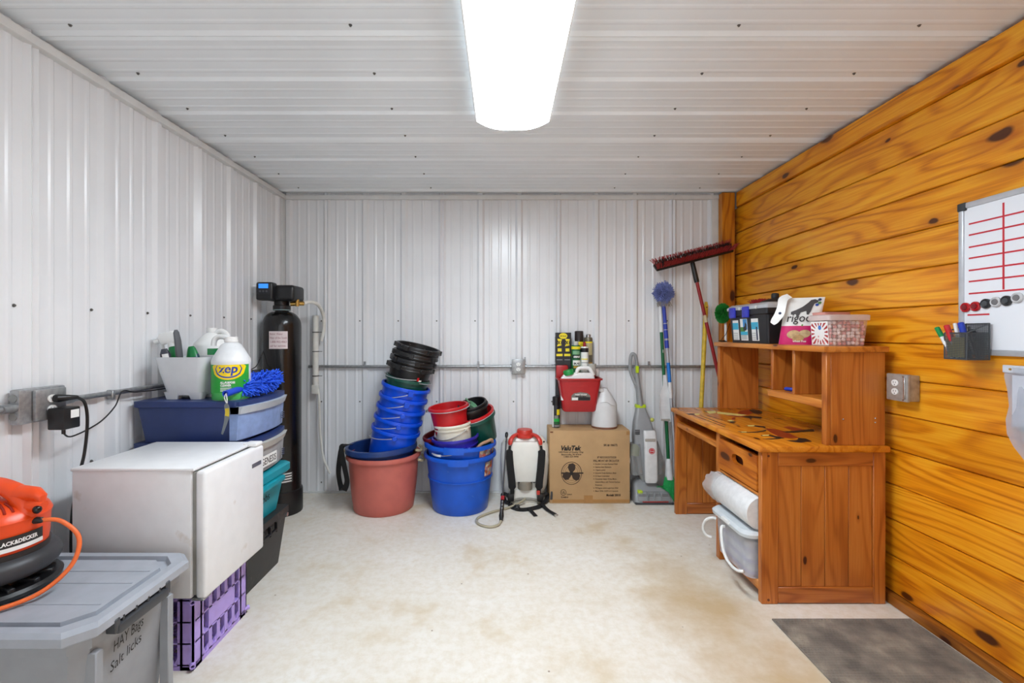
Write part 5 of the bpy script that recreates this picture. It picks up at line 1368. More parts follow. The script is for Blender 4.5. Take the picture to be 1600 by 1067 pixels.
for i in range(420):
    u, v = random.uniform(-1, 1), random.uniform(-1, 1)
    p0 = lerp3(A_, B_, 0.13) + Vector((u * 0.022, v * 0.014, 0))
    fl = random.gauss(0, 0.25)
    p1 = Vector((A_[0] + u * 0.045 + fl * 0.02, A_[1] - 0.01 + v * 0.03, random.uniform(0.004, 0.03)))
    mid = p0.lerp(p1, 0.5) + Vector((u * 0.012, 0, 0))
    if i % 14 == 0: p1 = Vector((A_[0] - random.uniform(0.05, 0.12), A_[1] - 0.02, random.uniform(0.06, 0.12)))
    g.tube([p0, mid, p1], 0.0014, 4, caps=False)
stuff(obj('bristles', g, gbr, gb_))
dp = thing('dustpan', 'narrow white dustpan clipped onto the green broom handle', 'dustpan', tuple(lerp3(A_, B_, 0.54)), (-0.08, -0.03, 0))
g = G()
P = [(-0.012, 0.14), (-0.018, 0.06), (-0.050, -0.01), (-0.056, -0.10), (-0.052, -0.20), (0.020, -0.215), (0.050, -0.17), (0.055, -0.05), (0.030, 0.02), (0.014, 0.06), (0.012, 0.14)]
g.poly(P, FB, (0, -0.020, 0), 0.006)
obj('pan', g, hw, dp)
g = G()
for k in range(1, len(P) - 1):
    (u0, v0), (u1, v1) = P[k], P[(k + 1)]
    if v0 < 0.03 and v1 < 0.03 and not (k == 4): g.strap([(u0, -0.030, v0), (u1, -0.030, v1)], 0.02, 0.003, (0, 1, 0))
obj('pan_rim', g, hw, dp)
obj('pan_lip', G().box(-0.050, 0.018, -0.034, -0.024, -0.205, -0.192, 0.001), M('lip_tan', (176, 168, 156), 0.5), dp)

dusm = M('duster_fibre', (128, 140, 200), 0.8, var=0.2, scale=40)
A2, B2 = (1.300, 3.36, 0.0), (1.248, 3.535, 1.48)
db = thing('extending_duster', 'telescopic pole duster with a fluffy blue-grey round head', 'duster', (1.3, 3.36, 0), world=True)
alu = M('alu_pole', (188, 190, 196), 0.3, 0.6)
bpl = M('duster_blue', (40, 62, 172), 0.35)
obj('pole', G().tube([lerp3(A2, B2, 0.02), lerp3(A2, B2, 0.78)], 0.0115, 12), alu, db)
obj('pole_tip', G().tube([lerp3(A2, B2, 0.0), lerp3(A2, B2, 0.05)], 0.014, 12), black_pl, db)
for a, b2_, m, r in ((0.52, 0.60, hw, 0.0135), (0.60, 0.70, M('label_sky_blue', (24, 116, 206), 0.4), 0.0135), (0.775, 0.815, bpl, 0.016), (0.825, 0.868, bpl, 0.016), (0.872, 0.90, bpl, 0.0155), (0.905, 0.995, bpl, 0.014)):
    obj('pole_sleeve', G().tube([lerp3(A2, B2, a), lerp3(A2, B2, b2_)], r, 12), m, db)
obj('inner_pole', G().tube([lerp3(A2, B2, 0.78), lerp3(A2, B2, 1.0)], 0.0125, 12), alu, db)
g = G()
hc = Vector((1.245, 3.525, 1.570))
for i in range(2600):
    z = random.uniform(-1, 1); a = random.uniform(0, 2 * PI); s = math.sqrt(1 - z * z)
    d = Vector((s * math.cos(a), s * math.sin(a), z))
    L = random.uniform(0.064, 0.078) * (0.95 if d.z > 0 else 1.0)
    e = Vector((d.x * L, d.y * L * 0.80, d.z * L * 1.18))
    if d.z < -0.3: e.x *= 0.75
    jt = Vector((random.gauss(0, 0.009), random.gauss(0, 0.007), random.gauss(0, 0.009)))
    g.tube([hc + e * 0.45, hc + e * 0.8 + jt, hc + e + jt * 0.8], [0.0026, 0.0026, 0.0022], 4, caps=False)
stuff(obj('fluffy_head', g, dusm, db))
obj('head_core', G().ball(hc, 0.060, 0.048, 0.070), dusm, db)
g = G()
for i in range(90):
    a = random.uniform(0, 2 * PI)
    p = hc + Vector((0.045 * math.cos(a), 0.035 * math.sin(a), -0.060))
    g.tube([p, p + Vector((random.gauss(0, 0.012), random.gauss(0, 0.008), -random.uniform(0.02, 0.05)))], 0.0010, 4, caps=False)
stuff(obj('frayed_ends', g, M('fray_grey', (160, 152, 140), 0.8), db))

A3, B3 = (1.420, 3.34, 0.0), (1.582, 3.545, 1.505)
yp = thing('yellow_pole', 'worn yellow wooden pole leaning in the corner behind the desk', 'pole', A3, world=True)
yl = M('yellow_paint', (222, 186, 52), 0.5, var=0.12, scale=30, dirt=((150, 112, 40), 0.68, 30))
obj('shaft', G().tube([lerp3(A3, B3, 0.0), lerp3(A3, B3, 0.98), lerp3(A3, B3, 1.0)], [0.0145, 0.0165, 0.010], 14), yl, yp)
obj('hang_hole', G().tube([lerp3(A3, B3, 0.972) + Vector((0, -0.016, 0)), lerp3(A3, B3, 0.972) + Vector((0, -0.0172, 0))], 0.005, 8), M('hole_dark', (70, 56, 30), 0.7), yp)

# red push broom, head up
pb = thing('push_broom', 'red push broom standing head up in the corner beside the post', 'broom', (1.80, 3.33, 0), world=True)
A4, B4 = (1.800, 3.33, 0.0), (1.458, 3.505, 1.805)
redh = M('broom_red', (150, 24, 30), 0.35)
obj('pole', G().tube([lerp3(A4, B4, 0.0), lerp3(A4, B4, 0.95)], 0.0125, 12), redh, pb)
obj('joint_band', G().tube([lerp3(A4, B4, 0.745), lerp3(A4, B4, 0.775)], 0.0138, 12), M('band_cream', (210, 190, 150), 0.5), pb)
obj('socket', G().tube([lerp3(A4, B4, 0.915), lerp3(A4, B4, 0.925), lerp3(A4, B4, 1.0)], [0.018, 0.019, 0.017], 12), black_pl, pb)
hx = Vector((0.97, 0.0, 0.245)).normalized()          # along the head
hu = Vector((-0.15, -0.70, 0.70)); hu = (hu - hx * hu.dot(hx)).normalized()  # bristle direction
hn = hx.cross(hu)
HM = Matrix(((hx.x, hn.x, hu.x, 1.452), (hx.y, hn.y, hu.y, 3.485), (hx.z, hn.z, hu.z, 1.826), (0, 0, 0, 1)))
obj('head_block', G().box(-0.300, 0.305, -0.035, 0.035, 0.0, 0.022, 0.006, 2, mtx=HM), black_pl, pb)
for u in (-0.245, 0.215): obj('scraper_lug', G().box(u - 0.010, u + 0.010, -0.03, -0.008, -0.022, 0.003, 0.003, mtx=HM), black_pl, pb)
redb = M('bristle_red', (176, 46, 44), 0.6, var=0.15, scale=60)
g = G(); gk = G()
for i in range(64):
    u = -0.292 + 0.590 * i / 63
    for v in (-0.036, 0.036):
        for q in range(5):
            b0 = Vector((u + random.gauss(0, 0.002), v * 0.8, 0.02))
            e = Vector((u + random.gauss(0, 0.006) + (0.02 if i > 58 else (-0.02 if i < 5 else 0)), v * 1.5 + random.gauss(0, 0.004), (0.092 if v > 0 else 0.056) + random.gauss(0, 0.003)))
            g.tube([HM @ b0, HM @ e], 0.0014, 4, caps=False)
for i in range(46):
    u = -0.285 + 0.575 * i / 45
    for j in range(4):
        v = -0.020 + 0.0133 * j
        for q in range(3):
            b0 = Vector((u + (0.006 if j % 2 else 0) + random.gauss(0, 0.001), v, 0.02)); e = Vector((b0.x + random.gauss(0, 0.0025), v * 1.25 + random.gauss(0, 0.002), 0.058))
            gk.tube([HM @ b0, HM @ e], 0.0021, 4)
stuff(obj('outer_bristles', g, redb, pb))
stuff(obj('inner_bristles', gk, M('bristle_black', (48, 42, 38), 0.6, var=0.4, scale=200), pb))
# green round duster on a white stick in the corner behind the hutch
gd = thing('round_duster', 'bright green round cobweb brush on a white stick in the corner', 'brush', (1.66, 3.34, 0), world=True)
obj('stick', G().tube([(1.655, 3.345, 0.0), (1.635, 3.345, 1.36)], 0.0095, 10), hw, gd)
g = G(); hc = Vector((1.612, 3.34, 1.408))
gdm = M('brush_green', (28, 140, 44), 0.7, var=0.2, scale=60)
for i in range(1500):
    z = random.uniform(-1, 1); a = random.uniform(0, 2 * PI); s = math.sqrt(1 - z * z)
    d = Vector((s * math.cos(a) * 0.055, s * math.sin(a) * 0.05, z * 0.075))
    g.tube([hc + d * 0.6, hc + d * random.uniform(0.94, 1.04)], 0.0016, 4, caps=False)
stuff(obj('bristles', g, gdm, gd))
obj('brush_core', G().ball(hc, 0.040, 0.036, 0.058), gdm, gd)
# ================================================================ DESK
dk = thing('writing_desk', 'orange-brown pine desk with a keyboard tray, drawer and painted horses', 'desk', (1.49, 2.66, 0), world=True)
DX0, DX1, DY0, DY1, DZ = 1.203, 1.782, 2.118, 3.200, 0.708
tp = obj('desk_top', G().box(DX0 - 0.018, DX1 + 0.012, DY0 - 0.014, DY1 + 0.018, DZ, DZ + 0.030, 0.007, 2), desk_top_w, dk)
# near end: frame and beadboard
def frame_end(y0, y1, face):
    obj('stile', G().box(DX0, DX0 + 0.078, y0, y1, 0.0, DZ, 0.003), desk_z, dk)
    obj('stile', G().box(DX1 - 0.058, DX1, y0, y1, 0.0, DZ, 0.003), desk_z, dk)
    obj('top_rail', G().box(DX0 + 0.078, DX1 - 0.058, y0, y1, DZ - 0.066, DZ, 0.003), desk_x, dk)
    obj('bottom_rail', G().box(DX0 + 0.078, DX1 - 0.058, y0, y1, 0.004, 0.078, 0.003), desk_x, dk)
    xs = [DX0 + 0.078 + (DX1 - DX0 - 0.136) * i / 4 for i in range(5)]
    for a, b in zip(xs, xs[1:]):
        obj('beadboard', G().box(a + 0.0008, b - 0.0008, y0 + 0.007, y1 - 0.004, 0.078, DZ - 0.066, 0.002), desk_panel, dk)
frame_end(DY0, DY0 + 0.030, -1)
frame_end(DY1 - 0.030, DY1, 1)
# centre divider
obj('divider', G().box(DX0 + 0.002, DX1 - 0.01, 2.535, 2.575, 0.0, DZ, 0.003), desk_z, dk)
# keyboard tray on the far bay
obj('keyboard_tray', G().box(DX0 + 0.006, DX1 - 0.16, 2.58, DY1 - 0.034, 0.612, 0.646, 0.004), desk_y, dk)
obj('back_apron', G().box(DX1 - 0.02, DX1 - 0.004, DY0 + 0.03, DY1 - 0.03, 0.30, DZ, 0.002), desk_y, dk)
# drawer
obj('drawer_rail', G().box(DX0 + 0.004, DX0 + 0.05, DY0 + 0.030, 2.535, 0.492, 0.506, 0.001), desk_y, dk)
# drawer front with a finger slot
dw = None
y0, y1, z0, z1 = DY0 + 0.036, 2.530, 0.514, 0.678
yc, zc2, rw_, rh = 2.333, 0.612, 0.056, 0.024
N = 32
outer, innr = [], []
for i in range(N):
    a = 2 * PI * (i + 0.5) / N
    ca, sa = math.cos(a), math.sin(a)
    hw_, hh = (y1 - y0) / 2, (z1 - z0) / 2
    k = 1 / max(abs(ca) / hw_, abs(sa) / hh)
    outer.append(((y0 + y1) / 2 + ca * k, (z0 + z1) / 2 + sa * k))
    e = 3.2
    rr = (abs(ca / rw_) ** e + abs(sa / rh) ** e) ** (-1 / e)
    innr.append((yc + ca * rr, zc2 + sa * rr))
# snap the outer ring's corners
for cy_, cz_ in ((y0, z0), (y1, z0), (y1, z1), (y0, z1)):
    j = min(range(N), key=lambda i: (outer[i][0] - cy_) ** 2 + (outer[i][1] - cz_) ** 2)
    outer[j] = (cy_, cz_)
g = G()
xf, xb = DX0 - 0.002, DX0 + 0.020
g.loft([[(xf, y, z) for y, z in innr], [(xf, y, z) for y, z in outer], [(xb, y, z) for y, z in outer], [(xb, y, z) for y, z in innr], [(xf, y, z) for y, z in innr]], False, False)
dw = obj('drawer', g, wood('drawer_pine', (214, 130, 40), (190, 100, 24), (146, 64, 12), 'Y', rough=0.3, rel=0.3), dk, smooth=25)
obj('drawer_box', G().box(xb + 0.012, DX1 - 0.05, y0 + 0.01, y1 - 0.01, z0 + 0.008, z1 - 0.03, 0.0), M('slot_dark', (96, 44, 16), 0.6), dw)
# open shelf bay
obj('bottom_shelf', G().box(DX0 + 0.006, DX1 - 0.02, DY0 + 0.030, 2.535, 0.045, 0.088, 0.003), desk_y, dk)
for z in (0.02, 0.69):
    obj('wood_plug', G().cyl((DX0 + 0.032, DY0 - 0.0012, z), (DX0 + 0.032, DY0 + 0.004, z), 0.006, 10), M('plug_brown', (110, 54, 24), 0.5), dk)
# hutch
HX0, HZ = 1.508, DZ + 0.030
HT = 1.172
obj('hutch_side', G().box(HX0 + 0.02, DX1, DY0 + 0.004, DY0 + 0.024, HZ, HT, 0.002), desk_z, dk)
obj('hutch_stile', G().box(HX0, HX0 + 0.020, DY0 + 0.004, DY0 + 0.038, HZ, HT, 0.002), desk_z, dk)
obj('hutch_side', G().box(HX0 + 0.004, DX1, DY1 - 0.026, DY1 - 0.004, HZ, HT, 0.002), desk_panel, dk)
obj('hutch_stile', G().box(HX0 - 0.002, HX0 + 0.02, DY1 - 0.034, DY1 - 0.002, HZ, HT, 0.002), desk_z, dk)
obj('hutch_top', G().box(HX0 - 0.022, DX1 + 0.010, DY0 - 0.010, DY1 + 0.014, HT, HT + 0.028, 0.006, 2), desk_y, dk)
obj('cubby_shelf', G().box(HX0 + 0.002, DX1 - 0.02, DY0 + 0.026, 2.600, 0.905, 0.945, 0.003), desk_y, dk)
for y in (2.370, 2.560):
    obj('cubby_divider', G().box(HX0 + 0.004, DX1 - 0.02, y - 0.011, y + 0.011, 0.945, HT, 0.002), desk_z, dk)
for (x, z) in ((1.585, 0.86), (1.735, 0.865), (1.735, 0.845)):
    obj('shelf_pin', G().ball((x, DY0 + 0.003, z), 0.004), steel, dk)
# painted horses and verse on the desk top
ART = {
 'bay': [[(1.546, 3.009), (1.612, 3.081), (1.694, 3.124), (1.69, 3.051), (1.624, 2.968), (1.557, 2.909), (1.529, 2.949)], [(1.408, 2.902), (1.499, 2.917), (1.532, 2.864), (1.483, 2.835)],
         [(1.442, 2.505), (1.482, 2.483), (1.504, 2.414), (1.483, 2.277), (1.443, 2.265), (1.394, 2.282), (1.408, 2.388)], [(1.564, 2.54), (1.603, 2.555), (1.633, 2.488), (1.619, 2.441), (1.556, 2.433)],
         [(1.426, 2.835), (1.449, 2.835), (1.398, 2.746), (1.385, 2.746)]],
 'mane': [[(1.681, 3.107), (1.731, 3.138), (1.734, 3.051), (1.672, 2.949), (1.638, 2.968), (1.653, 3.03)], [(1.499, 2.853), (1.567, 2.89), (1.614, 2.835), (1.58, 2.791), (1.54, 2.816), (1.483, 2.729), (1.518, 2.806)],
          [(1.486, 2.422), (1.573, 2.441), (1.694, 2.483), (1.658, 2.422), (1.579, 2.407), (1.488, 2.388)], [(1.478, 2.277), (1.503, 2.258), (1.491, 2.197), (1.427, 2.176), (1.403, 2.186), (1.383, 2.22), (1.43, 2.22)],
          [(1.366, 2.576), (1.426, 2.585), (1.47, 2.555), (1.44, 2.497), (1.441, 2.525), (1.405, 2.558)], [(1.247, 2.422), (1.282, 2.407), (1.354, 2.422), (1.426, 2.469), (1.406, 2.433), (1.339, 2.396), (1.254, 2.396)],
          [(1.319, 2.33), (1.372, 2.345), (1.397, 2.296), (1.4, 2.265), (1.364, 2.258), (1.356, 2.318), (1.316, 2.315)], [(1.286, 2.254), (1.321, 2.24), (1.372, 2.254), (1.383, 2.272), (1.321, 2.258)],
          [(1.197, 2.968), (1.24, 2.962), (1.23, 2.92), (1.192, 2.929)], [(1.345, 2.70), (1.385, 2.70), (1.349, 2.655), (1.327, 2.66)]],
 'cream': [[(1.364, 3.051), (1.428, 3.063), (1.4, 2.989), (1.343, 2.956)], [(1.427, 3.038), (1.468, 2.997), (1.497, 2.968), (1.561, 2.917), (1.502, 2.872), (1.443, 2.917), (1.398, 2.968)],
           [(1.389, 2.585), (1.429, 2.585), (1.411, 2.558), (1.378, 2.558)], [(1.265, 2.417), (1.293, 2.417), (1.283, 2.399), (1.258, 2.399)], [(1.33, 2.335), (1.372, 2.345), (1.354, 2.32), (1.323, 2.318)],
           [(1.345, 2.730), (1.375, 2.746), (1.38, 2.715), (1.35, 2.70)], [(1.245, 2.96), (1.28, 2.956), (1.256, 2.917), (1.235, 2.922)]]}
am = {'bay': M('paint_bay', (150, 52, 18), 0.45), 'mane': M('paint_black', (40, 26, 18), 0.5), 'cream': M('paint_cream', (226, 206, 120), 0.5)}
for q, (k, polys) in enumerate(ART.items()):
    for i, P in enumerate(polys):
        Q = []
        for a in range(len(P)):      # roughen the brushed outline
            p, r = Vector(P[a]), Vector(P[(a + 1) % len(P)])
            Q.append(tuple(p))
            d = r - p
            nrm = Vector((-d.y, d.x)) * 0.05 * random.uniform(-1, 1)
            Q.append(tuple(p.lerp(r, 0.5) + nrm))
        obj('painted_figure', G().poly(Q, FZ, (0, 0, DZ + 0.0302), 0.0005 + 0.0003 * q), am[k], tp)
for (ax_, ay_), (bx_, by_) in (((1.216, 2.896), (1.237, 2.555)), ((1.254, 2.902), (1.267, 2.592)), ((1.302, 2.902), (1.338, 2.570))):
    a, b = Vector((ax_, ay_)), Vector((bx_, by_))
    d = (b - a).normalized(); nn = Vector((-d.y, d.x))
    L = (b - a).length; s = 0.0
    g = G()
    while s < L:
        w = random.uniform(0.012, 0.045)
        for q in range(int(w / 0.006)):
            c = a + d * (s + 0.006 * q + 0.002)
            h = random.choice((0.004, 0.004, 0.0065))
            g.poly([tuple(c + d * u + nn * v) for u, v in ((-0.0021, -0.004), (0.0021, -0.004), (0.0021, h), (-0.0021, h))], FZ, (0, 0, DZ + 0.0302), 0.0005)
        s += w + 0.008
    stuff(obj('painted_verse', g, am['mane'], tp))

# blue marker in the cubby
mk = thing('dry_erase_marker', 'blue dry-erase marker lying in the hutch cubby', 'marker', (1.575, 2.44, 0.945 + 0.012), (0, 0, math.radians(115)))
obj('barrel', G().tube([(-0.055, 0, 0), (0.02, 0, 0)], 0.0085, 12), hw, mk)
obj('cap', G().tube([(0.018, 0, 0), (0.022, 0, 0), (0.06, 0, 0), (0.066, 0, 0)], [0.0085, 0.0105, 0.0105, 0.006], 12), M('marker_blue', (30, 60, 180), 0.35), mk)
obj('end_plug', G().tube([(-0.066, 0, 0), (-0.054, 0, 0)], 0.0088, 12), M('marker_blue'), mk)

# clear box and plastic roll on the shelf
cb_ = thing('clear_bin', 'clear lidded plastic bin with white handles on the desk shelf', 'bin', (1.32, 2.325, 0.0885), world=True)
binm = M('bin_clear', (215, 218, 226), 0.15, alpha=0.45, var=0.05)
g = G(); g.loft([rrect(1.172, 1.50, 2.175, 2.485, 0.0885, 0.035, 5), rrect(1.158, 1.515, 2.162, 2.500, 0.285, 0.04, 5), rrect(1.152, 1.52, 2.156, 2.506, 0.288, 0.04, 5)])
obj('box', g, binm, cb_)
for k in range(9):
    z = 0.10 + 0.018 * k
    g = G(); e = 0.004 * k / 9
    g.loft([rrect(1.182 - e, 1.49, 2.185 - e, 2.475 + e, z, 0.03, 4), rrect(1.182 - e, 1.49, 2.185 - e, 2.475 + e, z + 0.014, 0.03, 4)])
    obj('inner_sheet', g, M('sheet_lilac' if k % 3 == 0 else 'sheet_white', (176, 168, 208) if k % 3 == 0 else (222, 222, 224), 0.6), cb_)
g = G(); g.loft([rrect(1.140, 1.53, 2.152, 2.515, 0.288, 0.05, 5), rrect(1.138, 1.532, 2.150, 2.517, 0.304, 0.05, 5), rrect(1.150, 1.52, 2.162, 2.505, 0.318, 0.05, 5)])
ldd = obj('lid', g, M('lid_frost', (210, 216, 220), 0.25, var=0.03), cb_)
obj('lid_latch', G().box(1.132, 1.150, 2.29, 2.37, 0.296, 0.312, 0.005, 2), white_pl, ldd)
for ya, yb in ((2.150, 2.335), (2.470, 2.545)):
    pass
obj('handle_loop', G().tube(spline([(1.146, 2.355, 0.262), (1.128, 2.350, 0.258), (1.118, 2.325, 0.20), (1.112, 2.28, 0.150), (1.112, 2.22, 0.130), (1.118, 2.165, 0.132), (1.135, 2.145, 0.14)], 6), 0.0075, 10), white_pl, cb_)
obj('handle_loop', G().tube(spline([(1.150, 2.455, 0.262), (1.130, 2.465, 0.262), (1.110, 2.495, 0.235), (1.105, 2.515, 0.185), (1.120, 2.51, 0.150), (1.145, 2.50, 0.142)], 6), 0.0075, 10), white_pl, cb_)

rl = thing('plastic_roll', 'white roll of plastic film wedged above the clear bin', 'roll', (1.235, 2.34, 0.4), world=True)
film = M('film_white', (228, 228, 228), 0.35, var=0.05, scale=40, bump=0.5, bscale=60)
RC_ = Vector((1.235, 0, 0.404))
g = G()
prof = [(0.0, 2.160), (0.078, 2.160), (0.084, 2.170), (0.084, 2.520), (0.078, 2.530), (0.020, 2.530), (0.020, 2.45), (0, 2.45)]
g.lathe(prof, 36, mtx=Matrix.Translation((RC_.x, 0, RC_.z)) @ Matrix.Rotation(-PI / 2, 4, 'X'))
obj('film_roll', g, film, rl)
g = G()
rings = []
for i, (y, r) in enumerate(((2.50, 0.0855), (2.545, 0.084), (2.575, 0.072), (2.60, 0.064))):
    rings.append([(RC_.x - 0.01 * i + (r + random.gauss(0, 0.004) * (i > 0)) * math.cos(2 * PI * k / 28), y + random.gauss(0, 0.006) * (i > 1), RC_.z + (r + random.gauss(0, 0.004) * (i > 0)) * math.sin(2 * PI * k / 28)) for k in range(28)])
# the loose wrap stands out of the open front, clear of the divider
rings = [[(min(x, 1.195) if y > 2.53 else x, y, z) for x, y, z in r] for r in rings]
g.loft(rings, False, False)
obj('loose_wrap', g, M('wrap_clear', (225, 226, 226), 0.15, alpha=0.45), rl)
g = G(); g.lathe([(0.0865, 2.165), (0.0865, 2.53)], 4, math.radians(-8), math.radians(8), mtx=Matrix.Translation((RC_.x, 0, RC_.z)) @ Matrix.Rotation(math.radians(0), 4, 'Y') @ Matrix.Rotation(-PI / 2, 4, 'X') @ Matrix.Rotation(math.radians(-80), 4, 'Z'))
obj('red_edge_label', g, M('label_strip_red', (178, 66, 44), 0.5), rl)

# ---------------------------------------------------------------- on top of the hutch
ZH = HT + 0.0285
tbx = thing('tool_box', 'black tool box with a translucent lid and blue latches on the hutch', 'toolbox', (1.64, 2.825, ZH))
bkp = M('toolbox_black', (30, 30, 34), 0.4, bump=0.08)
g = G(); g.loft([rrect(-0.115, 0.110, -0.205, 0.205, 0.0, 0.012), rrect(-0.128, 0.118, -0.217, 0.217, 0.170, 0.014), rrect(-0.138, 0.124, -0.226, 0.226, 0.176, 0.014), rrect(-0.138, 0.124, -0.226, 0.226, 0.208, 0.014)])
obj('body', g, bkp, tbx)
g = G(); g.loft([rrect(-0.140, 0.126, -0.229, 0.229, 0.208, 0.014), rrect(-0.140, 0.126, -0.229, 0.229, 0.226, 0.014), rrect(-0.122, 0.112, -0.212, 0.212, 0.242, 0.02)])
lidt = obj('lid', g, M('lid_translucent', (196, 200, 204), 0.25, alpha=0.9), tbx)
for y in (-0.015, 0.145):
    o = obj('latch', G().box(-0.150, -0.136, y - 0.034, y + 0.034, 0.158, 0.226, 0.004, 2), M('latch_blue', (52, 60, 190), 0.35), tbx)
    obj('latch_pin', G().tube([(-0.146, y - 0.036, 0.214), (-0.146, y + 0.036, 0.214)], 0.005, 8), M('latch_blue'), o)
for y in (-0.13, 0.06, 0.205):
    obj('lid_boss', G().cyl((-0.139, y, 0.216), (-0.145, y, 0.216), 0.010, 12), M('boss_white', (214, 214, 210), 0.5), lidt)
sl2 = math.atan2(0.013, 0.17)
FNs = ((0, -1, 0), (-math.sin(sl2), 0, math.cos(sl2)), (-math.cos(sl2), 0, -math.sin(sl2)))
cy_m = M('label_cyan', (60, 178, 214), 0.4)
for i, (y, w, h0, h1) in enumerate(((0.140, 0.070, 0.018, 0.145), (0.040, 0.082, 0.016, 0.152), (-0.085, 0.075, 0.016, 0.150))):
    o = (-0.1155, y, 0.0)
    L_ = obj('paper_label', G().poly(rect(-w / 2, w / 2, h0, h1), FNs, o, 0.001), paper, tbx)
    if i == 1:
        obj('label_picture', G().poly(rect(-w / 2 + 0.002, w / 2 - 0.03, 0.07, 0.10), FNs, (-0.1168, y, 0), 0.0006), M('label_grass', (86, 140, 60), 0.5), L_)
        obj('label_picture', G().poly(rect(-w / 2 + 0.034, w / 2 - 0.002, 0.085, 0.150), FNs, (-0.1168, y, 0), 0.0006), M('label_skyblue', (70, 150, 215), 0.5), L_)
        obj('label_picture', G().poly([(-0.004, 0.078), (0.030, 0.078), (0.034, 0.115), (0.020, 0.132), (0.012, 0.105), (-0.006, 0.098)], FNs, (-0.1176, y, 0), 0.0006), can_k, L_)
        obj('label_band', G().poly(rect(-w / 2, w / 2, 0.050, 0.072), FNs, (-0.1168, y, 0), 0.0008), cy_m, L_)
    else:
        obj('label_band', G().poly(rect(-w / 2, w / 2, 0.085, 0.128), FNs, (-0.1168, y, 0), 0.0006), cy_m, L_)
        if i == 2: obj('label_picture', G().poly([(0.012, 0.02), (0.026, 0.02), (0.026, 0.10), (0.012, 0.10)], FNs, (-0.1168, y, 0), 0.0010), M('label_navy', (40, 48, 80), 0.5), L_)
    for k in range(4): obj('print_line', G().poly(rect(-w / 2 + 0.006, w / 2 - (0.03 if i == 2 else 0.012), 0.024 + 0.012 * k * (0.6 if i == 1 else 1), 0.027 + 0.012 * k * (0.6 if i == 1 else 1)), FNs, (-0.1168, y, 0), 0.0005), lab_gy, L_)
rc = thing('rubber_plunger', 'round black rubber dome with a knob on top of the tool box', 'rubber dome', (1.668, 2.79, ZH + 0.2425))
obj('dome', G().lathe([(0, 0.0), (0.085, 0.0), (0.088, 0.006), (0.075, 0.016), (0.045, 0.026), (0.022, 0.032), (0, 0.034)], 32), rubber, rc)
obj('knob', G().lathe([(0, 0.030), (0.020, 0.030), (0.022, 0.040), (0.021, 0.058), (0.016, 0.064), (0, 0.064)], 20), rubber, rc)
rbr = thing('red_brush', 'red-bristled hand brush lying on the far end of the tool box', 'brush', (1.685, 2.955, ZH + 0.2425))
obj('block', G().box(-0.045, 0.060, -0.070, 0.075, 0.0, 0.014, 0.005, 2), redh, rbr)
g = G()
for i in range(380):
    x, y = random.uniform(-0.042, 0.056), random.uniform(-0.065, 0.070)
    g.tube([(x, y, 0.012), (x + random.gauss(0, 0.004) - 0.01, y + random.gauss(0, 0.005), 0.036 + random.gauss(0, 0.003))], 0.0016, 4, caps=False)
stuff(obj('bristles', g, M('bristle_red2', (170, 24, 34), 0.6), rbr))
wtr = thing('black_wire', 'tangled thin black wire hanging at the far end of the hutch', 'wire', (1.52, 3.16, ZH), world=True)
obj('wire', G().tube(spline([(1.545, 3.10, ZH + 0.13), (1.535, 3.13, ZH + 0.06), (1.522, 3.15, ZH + 0.03), (1.515, 3.17, ZH + 0.004), (1.55, 3.15, ZH + 0.005), (1.50, 3.16, ZH + 0.010), (1.52, 3.19, ZH + 0.006), (1.545, 3.165, ZH + 0.012)], 6), 0.0022, 6), black_pl, wtr)

bg = thing('treat_bag', 'white and magenta dog treat bag with a dark dog silhouette', 'bag', (1.572, 2.440, ZH), (0, 0, math.radians(-32)))
pk = M('bag_magenta', (206, 24, 104), 0.35, var=0.06, bump=0.3, bscale=40); bw = M('bag_white', (232, 230, 226), 0.35, var=0.03, bump=0.3, bscale=40)
def pillow(z0, z1, w0, w1, d0, d1, lean=0.0, n=6):
    rings = []
    for i in range(n + 1):
        t = i / n; z = z0 + (z1 - z0) * t; w = w0 + (w1 - w0) * t; d = d0 + (d1 - d0) * t
        off = lean * z
        rings.append([(w * math.cos(2 * PI * k / 24) * (1.0 if abs(math.cos(2 * PI * k / 24)) > 0.5 else 1.0) + off, d * math.copysign(abs(math.sin(2 * PI * k / 24)) ** 0.8, math.sin(2 * PI * k / 24)), z) for k in range(24)])
    return rings
def bagd(z): return 0.036 * (1 - (z / 0.25) ** 1.6) + 0.003
def bagw(z): return 0.082 + 0.006 * z / 0.25
def bagring(z, off=0.0): 
    return [((bagw(z) + off) * math.copysign(abs(math.cos(2 * PI * k / 32)) ** 0.6, math.cos(2 * PI * k / 32)) + 0.16 * z, (bagd(z) + off) * math.copysign(abs(math.sin(2 * PI * k / 32)) ** 0.8, math.sin(2 * PI * k / 32)), z) for k in range(32)]
obj('lower_pouch', G().loft([bagring(z) for z in (0.0, 0.03, 0.06, 0.10)]), pk, bg)
obj('upper_pouch', G().loft([bagring(z) for z in (0.10, 0.13, 0.17, 0.21, 0.24, 0.25)]), bw, bg)
def bagf(u, z, lift=0.0015): return Vector((u + 0.16 * z, -bagd(z) * (max(0.0, 1 - (abs(u) / bagw(z)) ** 2.6)) ** 0.45 - lift, z))
def bagpoly(name, P, mat, lift):
    g = G()
    b = bmesh.new()
    vs = [b.verts.new(bagf(u, z, lift)) for u, z in P]
    b.faces.new(vs); bmesh.ops.triangulate(b, faces=b.faces)
    g.merge(b)
    return obj(name, g, mat, bg)
